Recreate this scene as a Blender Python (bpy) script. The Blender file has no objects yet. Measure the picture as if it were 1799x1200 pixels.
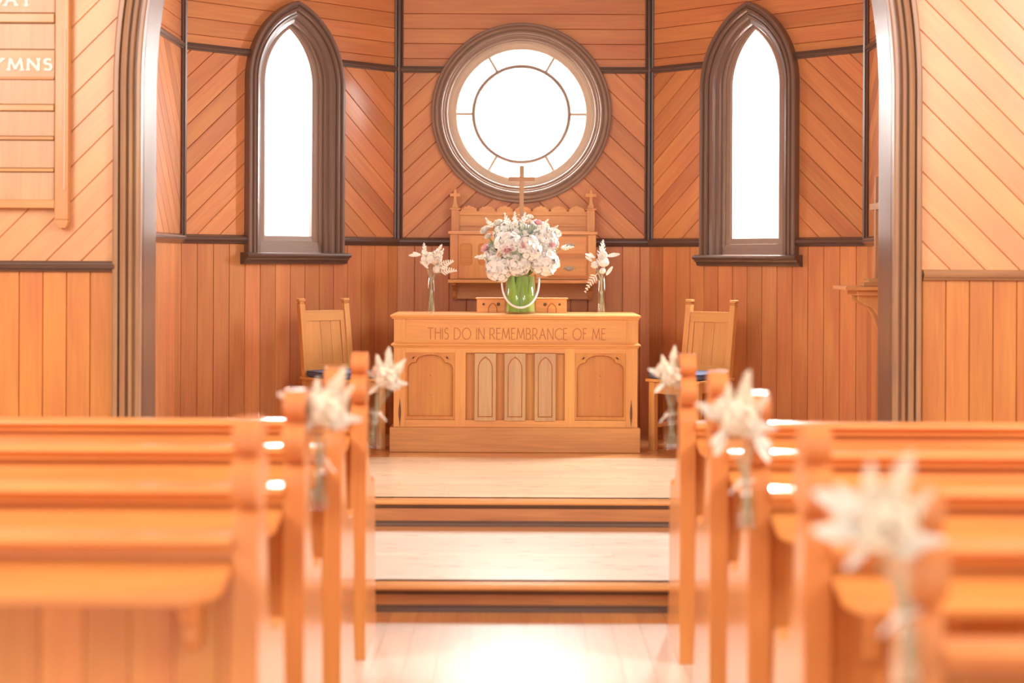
import bpy, math, random
from mathutils import Vector, Matrix
random.seed(7)
PI = math.pi
SC = bpy.context.scene
COL = SC.collection

# ------------------------------------------------------------------ camera
F = 2900.0; VX, VY = 906.0, 456.0; ROLL = 0.0044; CAMZ = 1.5
cd = bpy.data.cameras.new('camera'); cam = bpy.data.objects.new('camera', cd); COL.objects.link(cam)
cam.location = (0, 0, CAMZ); cam.rotation_euler = (PI/2, -ROLL, 0)
cd.sensor_fit = 'HORIZONTAL'; cd.sensor_width = 36.0; cd.lens = F/1799*36
cd.shift_x = -(VX-899.5)/1799; cd.shift_y = -(600-VY)/1799
cd.dof.use_dof = True; cd.dof.focus_distance = 10.75; cd.dof.aperture_fstop = (cd.lens/1000)/0.037
cd.clip_start = 0.05
SC.camera = cam

# ------------------------------------------------------------------ world: pale overcast sky, brightest behind the apse
w = bpy.data.worlds.new('sky'); SC.world = w; w.use_nodes = True
nt = w.node_tree; nt.nodes.clear()
tc = nt.nodes.new('ShaderNodeTexCoord'); sp = nt.nodes.new('ShaderNodeSeparateXYZ')
mr = nt.nodes.new('ShaderNodeMapRange'); bg = nt.nodes.new('ShaderNodeBackground'); wo = nt.nodes.new('ShaderNodeOutputWorld')
nt.links.new(tc.outputs['Generated'], sp.inputs[0]); nt.links.new(sp.outputs['Y'], mr.inputs['Value'])
mr.inputs['From Min'].default_value = 0.2; mr.inputs['From Max'].default_value = 0.95
mr.inputs['To Min'].default_value = .85; mr.inputs['To Max'].default_value = 7.0
nt.links.new(mr.outputs[0], bg.inputs['Strength']); bg.inputs['Color'].default_value = (1.0, 0.97, 0.94, 1)
nt.links.new(bg.outputs[0], wo.inputs[0])

def area(name, loc, target, sx, sy, power, col=(1, .96, .9)):
    l = bpy.data.lights.new(name, 'AREA'); l.shape = 'RECTANGLE'; l.size = sx; l.size_y = sy
    l.energy = power; l.color = col
    o = bpy.data.objects.new(name, l); COL.objects.link(o); o.location = loc
    o.rotation_euler = (Vector(target)-Vector(loc)).to_track_quat('-Z', 'Y').to_euler()
    return o
# fill lamps added in the unseen nave, standing in for its side windows
for i, (y, pl, pr_) in enumerate(((1.2, 200, 165), (4.4, 165, 195))):
    area('nave_fill_light_left_%d' % i, (-4.05, y, 3.1), (1.5, y+1.5, 1.0), 1.3, 2.4, pl)
    area('nave_fill_light_right_%d' % i, (4.05, y, 3.1), (-1.5, y+1.5, 1.0), 1.3, 2.4, pr_)
# daylight outside the three chancel windows (the sun side is to the right)
area('sky_outside_right_lancet', (1.98, 11.70, 2.7), (-1.6, 8.6, 1.0), .9, 2.0, 650, (1, .98, .95))
area('sky_outside_left_lancet', (-1.87, 11.70, 2.7), (1.4, 8.4, 1.0), .9, 2.0, 150, (1, .98, .95))
area('sky_outside_round_window', (.05, 12.5, 2.9), (.0, 8.8, .6), 1.1, 1.1, 190, (1, .98, .95))

vs = SC.view_settings
SC.display_settings.display_device = 'sRGB'
vs.view_transform = 'Standard'; vs.look = 'None'; vs.exposure = 0.1; vs.gamma = 1.0; vs.use_curve_mapping = False

# ------------------------------------------------------------------ projection helpers
def ray(px, py):
    u = (px-VX)/F; v = (VY-py)/F
    return (math.cos(ROLL)*u - math.sin(ROLL)*v, math.sin(ROLL)*u + math.cos(ROLL)*v)
def at(px, py, d):
    a, b = ray(px, py); return Vector((a*d, d, CAMZ+b*d))

# ------------------------------------------------------------------ materials
def new_mat(name):
    m = bpy.data.materials.new(name); m.use_nodes = True
    return m, m.node_tree, m.node_tree.nodes['Principled BSDF']
def wood(name, col, rough=.35, coat=.25, var=.16, grain=.22, knots=False):
    m, t, b = new_mat(name); N = t.nodes; L = t.links
    uv = N.new('ShaderNodeUVMap'); geo = N.new('ShaderNodeNewGeometry')
    # offset the grain per board
    mul = N.new('ShaderNodeMath'); mul.operation = 'MULTIPLY'; mul.inputs[1].default_value = 37.0
    L.new(geo.outputs['Random Per Island'], mul.inputs[0])
    cmb = N.new('ShaderNodeCombineXYZ'); L.new(mul.outputs[0], cmb.inputs[2]); L.new(mul.outputs[0], cmb.inputs[0])
    add = N.new('ShaderNodeVectorMath'); add.operation = 'ADD'
    L.new(uv.outputs[0], add.inputs[0]); L.new(cmb.outputs[0], add.inputs[1])
    mp = N.new('ShaderNodeMapping'); mp.inputs['Scale'].default_value = (1.2, 26, 1); L.new(add.outputs[0], mp.inputs[0])
    n1 = N.new('ShaderNodeTexNoise'); n1.inputs['Scale'].default_value = 2.2; n1.inputs['Detail'].default_value = 6; n1.inputs['Distortion'].default_value = .6
    L.new(mp.outputs[0], n1.inputs['Vector'])
    mp2 = N.new('ShaderNodeMapping'); mp2.inputs['Scale'].default_value = (1.0, 5, 1); L.new(add.outputs[0], mp2.inputs[0])
    n2 = N.new('ShaderNodeTexNoise'); n2.inputs['Scale'].default_value = 1.3; n2.inputs['Detail'].default_value = 3
    L.new(mp2.outputs[0], n2.inputs['Vector'])
    # brightness factor = 1 + grain*(n1-.5)*2 + .5*grain*(n2-.5)*2 + var*(rand-.5)*2
    def madd(src, k, prev):
        a = N.new('ShaderNodeMath'); a.operation = 'MULTIPLY_ADD'; a.inputs[1].default_value = k
        L.new(src, a.inputs[0])
        if isinstance(prev, float): a.inputs[2].default_value = prev
        else: L.new(prev, a.inputs[2])
        return a.outputs[0]
    g = grain*2; g2 = grain*1.6; v = var*2
    f = madd(n1.outputs['Fac'], g, 1.0 - g/2 - g2/2 - v/2)
    f = madd(n2.outputs['Fac'], g2, f)
    f = madd(geo.outputs['Random Per Island'], v, f)
    hs = N.new('ShaderNodeHueSaturation'); hs.inputs['Color'].default_value = (*col, 1); L.new(f, hs.inputs['Value'])
    hr = N.new('ShaderNodeMapRange'); hr.inputs['From Min'].default_value = .3; hr.inputs['From Max'].default_value = .7
    hr.inputs['To Min'].default_value = .49; hr.inputs['To Max'].default_value = .508
    L.new(n2.outputs['Fac'], hr.inputs['Value']); L.new(hr.outputs[0], hs.inputs['Hue'])
    out = hs.outputs[0]
    if knots:
        vo = N.new('ShaderNodeTexVoronoi'); mp3 = N.new('ShaderNodeMapping'); mp3.inputs['Scale'].default_value = (4.5, 22, 1)
        L.new(add.outputs[0], mp3.inputs[0]); L.new(mp3.outputs[0], vo.inputs['Vector']); vo.inputs['Scale'].default_value = 1.0
        kr = N.new('ShaderNodeMapRange'); kr.inputs['From Min'].default_value = .06; kr.inputs['From Max'].default_value = .24
        kr.inputs['To Min'].default_value = .8; kr.inputs['To Max'].default_value = 0
        L.new(vo.outputs['Distance'], kr.inputs['Value'])
        mx = N.new('ShaderNodeMix'); mx.data_type = 'RGBA'; L.new(kr.outputs[0], mx.inputs[0]); L.new(out, mx.inputs[6])
        mx.inputs[7].default_value = (.30, .15, .07, 1); out = mx.outputs[2]
    L.new(out, b.inputs['Base Color'])
    b.inputs['Roughness'].default_value = rough
    b.inputs['Coat Weight'].default_value = coat; b.inputs['Coat Roughness'].default_value = .12
    bp = N.new('ShaderNodeBump'); bp.inputs['Strength'].default_value = .12; bp.inputs['Distance'].default_value = .002
    L.new(n1.outputs['Fac'], bp.inputs['Height']); L.new(bp.outputs[0], b.inputs['Normal'])
    return m
def plain(name, col, rough=.5, metal=0, var=.08, scale=30, **kw):
    m, t, b = new_mat(name)
    tcn = t.nodes.new('ShaderNodeTexCoord'); n = t.nodes.new('ShaderNodeTexNoise'); n.inputs['Scale'].default_value = scale
    t.links.new(tcn.outputs['Object'], n.inputs['Vector'])
    r = t.nodes.new('ShaderNodeMapRange'); r.inputs['From Min'].default_value = .3; r.inputs['From Max'].default_value = .7
    r.inputs['To Min'].default_value = 1-var; r.inputs['To Max'].default_value = 1+var
    hs = t.nodes.new('ShaderNodeHueSaturation'); hs.inputs['Color'].default_value = (*col, 1)
    t.links.new(n.outputs['Fac'], r.inputs['Value']); t.links.new(r.outputs[0], hs.inputs['Value'])
    t.links.new(hs.outputs[0], b.inputs['Base Color'])
    b.inputs['Roughness'].default_value = rough; b.inputs['Metallic'].default_value = metal
    for k, v in kw.items(): b.inputs[k].default_value = v
    return m
M = {}
M['apse'] = wood('apse_boards', (.64, .275, .115), .36, .2, .15, .2)
M['nave'] = wood('nave_boards', (.66, .28, .08), .4, .15, .10, .2)
M['nave_diag'] = wood('nave_upper_boards', (.78, .425, .205), .4, .15, .06, .14)
M['dark'] = wood('dark_trim', (.115, .075, .063), .28, .5, .1, .25)
M['casing'] = wood('window_casing', (.20, .135, .11), .33, .45, .1, .25)
M['round'] = wood('round_casing', (.30, .205, .155), .55, .05, .06, .2)
M['sash'] = wood('sash_wood', (.66, .56, .45), .6, .0, .05, .15)
M['sash_dark'] = wood('sash_dark', (.32, .235, .19), .4, .2, .05, .15)
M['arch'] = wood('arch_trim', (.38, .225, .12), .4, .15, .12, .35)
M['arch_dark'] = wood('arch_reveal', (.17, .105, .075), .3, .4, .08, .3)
M['jamb_red'] = wood('nave_rail_wood', (.40, .22, .11), .35, .2, .08, .25)
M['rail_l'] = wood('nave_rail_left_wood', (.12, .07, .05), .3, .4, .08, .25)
M['pew'] = wood('pew_wood', (.74, .30, .09), .28, .3, .08, .16)
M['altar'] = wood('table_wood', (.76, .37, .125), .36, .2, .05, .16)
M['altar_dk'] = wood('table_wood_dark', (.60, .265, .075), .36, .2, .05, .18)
M['plinth'] = wood('plinth_wood', (.60, .30, .11), .42, .1, .05, .3)
M['altar_lt'] = wood('table_inlay', (.58, .36, .17), .16, 1.0, .05, .22)
M['carved'] = plain('carved_lines', (.46, .17, .055), .6)
M['cab'] = wood('cabinet_wood', (.72, .37, .155), .42, .1, .05, .18)
M['crossw'] = wood('cross_wood', (.50, .30, .16), .42, .1, .05, .2)
M['chair'] = wood('chair_wood', (.70, .36, .125), .36, .2, .05, .16)
M['floor'] = wood('worn_floor', (.80, .73, .64), .3, .25, .05, .12, True)
M['floor_pine'] = wood('chancel_pine_floor', (.76, .585, .40), .3, .3, .07, .16, True)
M['floor_nave'] = wood('worn_nave_floor', (.77, .69, .59), .32, .25, .06, .12)
M['floor_v'] = wood('varnished_and_shaded_floor', (.70, .36, .14), .22, .4, .1, .2)
M['riser'] = wood('riser_wood', (.50, .215, .08), .3, .3, .1, .35)
M['hymn'] = wood('hymn_board_wood', (.66, .335, .125), .36, .2, .04, .12)
M['hymn_lt'] = wood('hymn_board_panel', (.66, .44, .25), .4, .1, .06, .2)
M['letter'] = plain('white_letters', (.88, .86, .82), .4)
M['ceil'] = wood('ceiling_boards', (.74, .56, .38), .5, .1, .1, .2)
M['blue'] = plain('cushion_blue', (.10, .12, .21), .85, var=.2, scale=220)
M['brass'] = plain('antique_brass', (.42, .36, .28), .35, .9, .3, 120)
M['iron'] = plain('ornament_dark', (.16, .09, .05), .6, 0, .3, 200)
M['rope'] = plain('white_beads', (.86, .85, .88), .35)
M['stem'] = plain('stem_green', (.20, .32, .08), .6, var=.3)
M['leafg'] = plain('leaf_green_plain', (.24, .5, .09), .45)
M['leafg'] = wood('leaf_green', (.27, .52, .09), .4, .3, .22, .45)
M['stemp'] = plain('stem_sage', (.46, .48, .34), .6, var=.2)
M['leafd'] = plain('leaf_sage', (.33, .40, .28), .6, var=.3)
M['white'] = plain('petal_white', (.88, .87, .84), .6, var=.04, scale=14)
M['cream'] = plain('petal_cream', (.88, .80, .66), .65, var=.08, scale=25)
M['ivory'] = plain('petal_ivory', (.90, .87, .79), .65, var=.06, scale=25)
M['pink'] = plain('petal_pink', (.92, .60, .61), .6, var=.08, scale=30)
M['blush'] = plain('petal_blush', (.93, .76, .63), .6, var=.10, scale=30)
for k in ('white', 'cream', 'ivory', 'pink', 'blush'):
    b = M[k].node_tree.nodes['Principled BSDF']; b.inputs['Subsurface Weight'].default_value = .3
    b.inputs['Subsurface Radius'].default_value = (.01, .008, .006)
m, t, b = new_mat('clear_glass')
tr = t.nodes.new('ShaderNodeBsdfTransparent'); tr.inputs[0].default_value = (.95, .97, .96, 1)
lw = t.nodes.new('ShaderNodeLayerWeight'); lw.inputs[0].default_value = .5
pw = t.nodes.new('ShaderNodeMath'); pw.operation = 'POWER'; pw.inputs[1].default_value = 3.0; t.links.new(lw.outputs['Facing'], pw.inputs[0])
fr_ = t.nodes.new('ShaderNodeMath'); fr_.operation = 'MULTIPLY_ADD'; fr_.inputs[1].default_value = .55; fr_.inputs[2].default_value = .05; t.links.new(pw.outputs[0], fr_.inputs[0]); gl = t.nodes.new('ShaderNodeBsdfGlossy'); gl.inputs['Roughness'].default_value = .03
mx = t.nodes.new('ShaderNodeMixShader'); t.links.new(fr_.outputs[0], mx.inputs[0]); t.links.new(tr.outputs[0], mx.inputs[1]); t.links.new(gl.outputs[0], mx.inputs[2])
t.links.new(mx.outputs[0], t.nodes['Material Output'].inputs[0]); M['glass'] = m
m, t, b = new_mat('window_glass')
tr = t.nodes.new('ShaderNodeBsdfTransparent'); tr.inputs[0].default_value = (.97, .97, .97, 1)
mx = t.nodes.new('ShaderNodeMixShader'); mx.inputs[0].default_value = .07
b.inputs['Roughness'].default_value = .05
t.links.new(tr.outputs[0], mx.inputs[1]); t.links.new(b.outputs[0], mx.inputs[2])
t.links.new(mx.outputs[0], t.nodes['Material Output'].inputs[0]); M['pane'] = m

# ------------------------------------------------------------------ mesh builder
class MB:
    def __init__(s): s.v = []; s.f = []; s.uv = []; s.sm = []
    def face(s, pts, uvs=None, smooth=False):
        i = len(s.v); s.v += [tuple(p) for p in pts]; s.f.append(list(range(i, i+len(pts))))
        s.uv.append(uvs); s.sm.append(smooth)
    def grid(s, rows, uvs=None, close=False, smooth=True, mat=None):
        """rows: list of equal length point lists; shared vertices"""
        n = len(rows[0]); i0 = len(s.v)
        for r in rows: s.v += [tuple(p) for p in r]
        for a in range(len(rows)-1):
            for b in range(n if close else n-1):
                c = (b+1) % n
                s.f.append([i0+a*n+b, i0+a*n+c, i0+(a+1)*n+c, i0+(a+1)*n+b])
                if uvs: s.uv.append([uvs(a, b), uvs(a, b+1), uvs(a+1, b+1), uvs(a+1, b)])
                else: s.uv.append(None)
                s.sm.append(smooth)
        return i0
    def hexa(s, P, U):
        """8 points (bottom 4, top 4); U = grain direction"""
        i = len(s.v); s.v += [tuple(p) for p in P]
        P = [Vector(p) for p in P]
        for q in ((0, 3, 2, 1), (4, 5, 6, 7), (0, 1, 5, 4), (1, 2, 6, 5), (2, 3, 7, 6), (3, 0, 4, 7)):
            s.f.append([i+k for k in q]); s.sm.append(False)
            n = (P[q[1]]-P[q[0]]).cross(P[q[2]]-P[q[0]])
            if n.length < 1e-12: s.uv.append(None); continue
            n.normalize(); u = U - n*U.dot(n)
            if u.length < .3: u = n.orthogonal()
            u.normalize(); v = n.cross(u)
            s.uv.append([(P[k].dot(u), P[k].dot(v)) for k in q])
    def box(s, x0, x1, y0, y1, z0, z1, grain=None):
        d = (x1-x0, y1-y0, z1-z0); g = grain if grain is not None else max(range(3), key=lambda k: abs(d[k]))
        U = Vector((1 if g == 0 else 0, 1 if g == 1 else 0, 1 if g == 2 else 0))
        s.hexa([(x0, y0, z0), (x1, y0, z0), (x1, y1, z0), (x0, y1, z0), (x0, y0, z1), (x1, y0, z1), (x1, y1, z1), (x0, y1, z1)], U)
    def prism(s, poly, origin, A, B, N, depth, grain=None, smooth=False):
        """polygon in (A,B) plane extruded along N by depth"""
        origin = Vector(origin); G = Vector(grain) if grain is not None else Vector(B)
        p0 = [origin+A*a+B*b for a, b in poly]; p1 = [p+N*depth for p in p0]
        n = len(poly); i = len(s.v); s.v += [tuple(p) for p in p0+p1]
        u = G.normalized(); v = N.cross(u)
        uvf = lambda p: (p.dot(u), p.dot(v))
        s.f.append([i+k for k in range(n)][::-1]); s.uv.append([uvf(p0[k]) for k in range(n)][::-1]); s.sm.append(False)
        s.f.append([i+n+k for k in range(n)]); s.uv.append([uvf(p) for p in p1]); s.sm.append(False)
        for k in range(n):
            j = (k+1) % n
            s.f.append([i+k, i+j, i+n+j, i+n+k]); s.sm.append(smooth)
            s.uv.append([(p.dot(u), p.dot(N)) for p in (p0[k], p0[j], p1[j], p1[k])])
    def tube(s, pts, rad, n=8, cap=True, close=False):
        pts = [Vector(p) for p in pts]; R = rad if isinstance(rad, (list, tuple)) else [rad]*len(pts)
        rows = []; prev = None; m = len(pts); acc = 0; ls = []
        for k, p in enumerate(pts):
            if close: tdir = pts[(k+1) % m]-pts[k-1]
            else: tdir = pts[min(k+1, m-1)]-pts[max(k-1, 0)]
            tdir.normalize()
            if prev is None: a = tdir.orthogonal().normalized()
            else:
                a = prev-tdir*prev.dot(tdir); a = a.normalized() if a.length > 1e-6 else tdir.orthogonal().normalized()
            prev = a; b = tdir.cross(a)
            rows.append([p+(a*math.cos(2*PI*j/n)+b*math.sin(2*PI*j/n))*R[k] for j in range(n)])
            if k: acc += (p-pts[k-1]).length
            ls.append(acc)
        if close: rows.append(rows[0]); ls.append(acc)
        s.grid(rows, lambda a, b: (ls[a], b*.01), close=True)
        if cap and not close:
            s.face(rows[0][::-1]); s.face(rows[-1])
    def lathe(s, prof, c=(0, 0, 0), n=24, axis='Z'):
        rows = []
        for r, z in prof:
            if axis == 'Z': rows.append([(c[0]+r*math.cos(2*PI*j/n), c[1]+r*math.sin(2*PI*j/n), c[2]+z) for j in range(n)])
            else: rows.append([(c[0]+r*math.cos(2*PI*j/n), c[1]+z, c[2]+r*math.sin(2*PI*j/n)) for j in range(n)][::-1])
        s.grid(rows, lambda a, b: (a*.02, b*.02), close=True)
    def build(s, name, mat, parent=None, bevel=0, seg=2, smooth_angle=None, tag_=None):
        me = bpy.data.meshes.new(name); me.from_pydata(s.v, [], s.f)
        uvl = me.uv_layers.new(name='UVMap')
        li = 0
        data = [0.0]*(len(me.loops)*2)
        for fi, f in enumerate(s.f):
            u = s.uv[fi]
            for k in range(len(f)):
                if u is None: p = s.v[f[k]]; q = (p[0]+p[1]*.3, p[2])
                else: q = u[k]
                data[2*(li+k)] = q[0]; data[2*(li+k)+1] = q[1]
            li += len(f)
        uvl.data.foreach_set('uv', data)
        me.polygons.foreach_set('use_smooth', s.sm)
        me.materials.append(M[mat] if isinstance(mat, str) else mat)
        me.update()
        o = bpy.data.objects.new(name, me); COL.objects.link(o)
        if parent: o.parent = parent
        if bevel:
            b = o.modifiers.new('bevel', 'BEVEL'); b.width = bevel; b.segments = seg; b.limit_method = 'ANGLE'; b.angle_limit = .6
            b.harden_normals = False
        return o

def tag(o, label, cat, group=None, kind=None):
    if label: o['label'] = label
    if cat: o['category'] = cat
    if group: o['group'] = group
    if kind: o['kind'] = kind
    return o
def empty(name, loc, rz=0, label=None, cat=None, group=None):
    o = bpy.data.objects.new(name, None); COL.objects.link(o); o.location = loc; o.rotation_euler = (0, 0, rz); o.empty_display_size = .1
    return tag(o, label, cat, group)
def struct(o, label=None):
    o['kind'] = 'structure'
    return tag(o, label, None)
def copy_tree(o, parent=None):
    c = o.copy(); COL.objects.link(c); c.parent = parent
    for ch in [x for x in bpy.data.objects if x.parent == o]: copy_tree(ch, c)
    return c
def B(name, mat, parent, *boxes, bevel=.003, grain=None):
    mb = MB()
    for b_ in boxes: mb.box(*b_, grain=grain)
    return mb.build(name, mat, parent, bevel)

# ------------------------------------------------------------------ panels (wall planes)
class Panel:
    def __init__(s, a, b):
        s.o = Vector((a[0], a[1], 0)); d = Vector((b[0]-a[0], b[1]-a[1], 0)); s.len = d.length; s.U = d.normalized()
        s.N = Vector((s.U.y, -s.U.x, 0))
    def pt(s, u, z, p=0): return s.o+s.U*u+s.N*p+Vector((0, 0, z))
    def hit(s, px, py):
        a, b = ray(px, py); d = Vector((a, 1, 0))
        # o + U*u = d*t
        det = s.U.x*(-d.y) - (-d.x)*s.U.y
        rx, ry = -s.o.x, -s.o.y
        u = (rx*(-d.y) - (-d.x)*ry)/det
        p = s.o+s.U*u; t_ = p.y
        return u, CAMZ+b*t_
def clip_line(poly, v, c, sn):
    """interval of t with point = t*(c,sn)+v*(-sn,c) inside the convex polygon"""
    ts = []
    n = len(poly)
    for i in range(n):
        (x0, y0), (x1, y1) = poly[i], poly[(i+1) % n]
        v0 = -x0*sn+y0*c - v; v1 = -x1*sn+y1*c - v
        if (v0 <= 0 < v1) or (v1 <= 0 < v0):
            k = v0/(v0-v1); x = x0+(x1-x0)*k; y = y0+(y1-y0)*k
            ts.append(x*c+y*sn)
    return (min(ts), max(ts)) if len(ts) >= 2 else None
def boards(mb, pan, rect, ang, wd, hole=None, phase=0.0, gw=.0035, gd=.009, step=.016):
    c, sn = math.cos(ang), math.sin(ang)
    u0, u1, z0, z1 = rect; poly = [(u0, z0), (u1, z0), (u1, z1), (u0, z1)]
    vv = [-x*sn+y*c for x, y in poly]; vmin, vmax = min(vv), max(vv)
    k = math.floor((vmin-phase)/wd)
    while phase+k*wd < vmax:
        va = phase+k*wd; vb = va+wd; k += 1
        rows = [(va, -gd), (va+gw, 0)]
        m = max(1, int((wd-2*gw)/step)) if (hole or abs(sn*c) > .01) else 1
        rows += [(va+gw+(wd-2*gw)*j/m, 0) for j in range(1, m+1)] + [(vb, -gd)]
        # exact corners of the region
        info = []
        for v, dp in rows:
            v_ = min(max(v, vmin+1e-6), vmax-1e-6)
            iv = clip_line(poly, v_, c, sn); hv = clip_line(hole, v_, c, sn) if hole else None
            if hv and iv:
                hv = (max(hv[0], iv[0]), min(hv[1], iv[1]))
                if hv[0] >= hv[1]: hv = None
            info.append((v_, dp, iv, hv))
        idx = {}
        def V(j, which):
            if (j, which) in idx: return idx[(j, which)]
            v_, dp, iv, hv = info[j]
            t_ = iv[0] if which == 'a' else iv[1] if which == 'b' else hv[0] if which == 'c' else hv[1]
            mb.v.append(tuple(pan.pt(t_*c-v_*sn, t_*sn+v_*c, dp))); idx[(j, which)] = (len(mb.v)-1, (t_, v_-va+k*1.37))
            return idx[(j, which)]
        for j in range(len(info)-1):
            A, C = info[j], info[j+1]
            if not A[2] or not C[2] or abs(A[0]-C[0]) < 1e-6: continue
            quads = []
            if A[3] and C[3]: quads = [('a', 'c', 'c', 'a'), ('d', 'b', 'b', 'd')]
            elif A[3] or C[3]: quads = [('a', 'c', 'c', 'a'), ('d', 'b', 'b', 'd')]
            else: quads = [('a', 'b', 'b', 'a')]
            if (A[3] is None) != (C[3] is None):
                # one row touches the hole: meet in a point at the middle
                hv = A[3] or C[3]; mid = (hv[0]+hv[1])/2
                jj = j if A[3] is None else j+1
                v_, dp, iv, _ = info[jj]
                mb.v.append(tuple(pan.pt(mid*c-v_*sn, mid*sn+v_*c, dp))); pm = (len(mb.v)-1, (mid, v_-va+k*1.37))
                g = lambda r, q: pm if (r == jj and q in 'cd') else V(r, q)
            else: g = V
            for q in quads:
                P = [g(j, q[0]), g(j, q[1]), g(j+1, q[2]), g(j+1, q[3])]
                mb.f.append([p[0] for p in P]); mb.uv.append([p[1] for p in P]); mb.sm.append(False)
def ends(mb, pan, z0, z1):
    for a, b_ in ((-.03, .05), (pan.len-.05, pan.len+.03)):
        mb.face([pan.pt(a, z0, -.0085), pan.pt(b_, z0, -.0085), pan.pt(b_, z1, -.0085), pan.pt(a, z1, -.0085)], [(z0, 0), (z0, .08), (z1, .08), (z1, 0)])
def sweep_h(mb, pan, u0, u1, prof, z):
    """profile [(p,dz)] extruded horizontally along the panel"""
    rows = [[pan.pt(u0, z+dz, p) for p, dz in prof], [pan.pt(u1, z+dz, p) for p, dz in prof]]
    acc = [0]
    for k in range(1, len(prof)): acc.append(acc[-1]+math.hypot(prof[k][0]-prof[k-1][0], prof[k][1]-prof[k-1][1]))
    L_ = abs(u1-u0)
    mb.grid(rows, lambda a, b: (u0 if a == 0 else u1, acc[b]), smooth=False)
    mb.face(rows[0]); mb.face(rows[1][::-1])
def sweep_v(mb, base, A, Bn, prof, z0, z1):
    rows = [[base+A*a+Bn*b+Vector((0, 0, z0)) for a, b in prof], [base+A*a+Bn*b+Vector((0, 0, z1)) for a, b in prof]]
    acc = [0]
    for k in range(1, len(prof)): acc.append(acc[-1]+math.hypot(prof[k][0]-prof[k-1][0], prof[k][1]-prof[k-1][1]))
    mb.grid(rows, lambda a, b: (z0 if a == 0 else z1, acc[b]), smooth=False)
def lancet(uc, w_, zb, zs, za, inset=0, n=16):
    """outline from bottom right up over the apex to bottom left"""
    h = za-zs; R = (h*h+w_*w_)/(2*w_); r = R-inset; cx = R-w_
    hh = math.sqrt(max(r*r-cx*cx, 1e-6)); amax = math.atan2(hh, cx)
    pts = [(uc+w_-inset, zb)]
    for k in range(n+1):
        a = amax*k/n; pts.append((uc-cx+r*math.cos(a), zs+r*math.sin(a)))
    for k in range(n-1, -1, -1):
        a = amax*k/n; pts.append((uc+cx-r*math.cos(a), zs+r*math.sin(a)))
    pts.append((uc-w_+inset, zb))
    return pts
def loft(mb, pan, outlines, ps, close=False, smooth=False):
    acc = [0]
    o0 = outlines[0]
    for k in range(1, len(o0)): acc.append(acc[-1]+math.hypot(o0[k][0]-o0[k-1][0], o0[k][1]-o0[k-1][1]))
    acc.append(acc[-1]+.1)
    rows = [[pan.pt(u, z, p) for u, z in o] for o, p in zip(outlines, ps)]
    cr = [0]
    for k in range(1, len(rows)): cr.append(cr[-1]+(rows[k][0]-rows[k-1][0]).length)
    mb.grid(rows, lambda a, b: (acc[b], cr[a]), close=close, smooth=smooth)
def circle(uc, zc, r, n=96): return [(uc+r*math.cos(2*PI*k/n), zc+r*math.sin(2*PI*k/n)) for k in range(n)]

# apse: five sides of an octagon
CX = .055; YB = 11.9; YC = 10.6; YA = 8.78; YN = 8.45
hb = .909; ho = 2.204
PL3 = Panel((CX-ho, YA), (CX-ho, YC)); PL = Panel((CX-ho, YC), (CX-hb, YB)); PB = Panel((CX-hb, YB), (CX+hb, YB))
PR = Panel((CX+hb, YB), (CX+ho, YC)); PR3 = Panel((CX+ho, YC), (CX+ho, YA))
PN = Panel((-4.2, YN), (4.2, YN))
ZP = .25; ZS = .115; ZR1 = 1.625; ZR2 = 2.866; ZT = 5.4
BW = .125

# windows in panel coordinates
def lancet_from_px(pan, xl, xr, yapex, yspring_l, yspring_r, ysill):
    ul, zl = pan.hit(xl, yspring_l); ur, zr = pan.hit(xr, yspring_r)
    uc = (ul+ur)/2; w_ = (ur-ul)/2
    axpx = (xl+xr)/2
    _, za = pan.hit(axpx, yapex); _, zb = pan.hit(axpx, ysill)
    return uc, w_, zb, (zl+zr)/2, za
WL = lancet_from_px(PL, 430, 599, 2, 138, 157, 444)
WR = lancet_from_px(PR, 1237, 1405, 3, 160, 143, 448)
RU, RZ = PB.hit(916, 199); RR = 158*YB/F

print('WL', WL, 'WR', WR, 'round', RU, RZ, RR)

def wall(name, pan, diag, mat, hole=None, phases=(0, 0, 0), dang=PI/4):
    mb = MB()
    boards(mb, pan, (0, pan.len, ZP-.02, ZR1), PI/2, BW, hole, phases[0])
    boards(mb, pan, (0, pan.len, ZR1, ZR2), diag*dang, BW*.93, hole, phases[1])
    boards(mb, pan, (0, pan.len, ZR2, ZT), 0, .108, hole, phases[2]); ends(mb, pan, ZP-.02, ZT)
    return struct(mb.build(name, mat))
def shrink(W, d): return lancet(W[0], W[1]-d, W[2]+.0, W[3], W[4]-d*1.3)
wall('wall_apse_left', PL3, -1, 'apse')
# diagonals of one bay run up to its window from both sides: each wall is built in two halves
def wall_v(name, pan, uc, dl, dr, hole, dang, ph=(0, 0, 0)):
    mb = MB()
    boards(mb, pan, (0, pan.len, ZP-.02, ZR1), PI/2, BW, hole, ph[0])
    boards(mb, pan, (0, uc, ZR1, ZR2), dl*dang, BW*.93, hole, ph[1])
    boards(mb, pan, (uc, pan.len, ZR1, ZR2), dr*dang, BW*.93, hole, ph[2])
    boards(mb, pan, (0, pan.len, ZR2, ZT), 0, .108, hole, .03); ends(mb, pan, ZP-.02, ZT)
    return struct(mb.build(name, 'apse'))
wall_v('wall_back_left', PL, WL[0], 1, -1, shrink(WL, .05), .72)
wall_v('wall_back', PB, RU, 1, -1, circle(RU, RZ, RR-.05, 64), .76)
wall_v('wall_back_right', PR, WR[0], 1, -1, shrink(WR, .05), .72)
wall('wall_apse_right', PR3, 1, 'apse')

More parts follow.
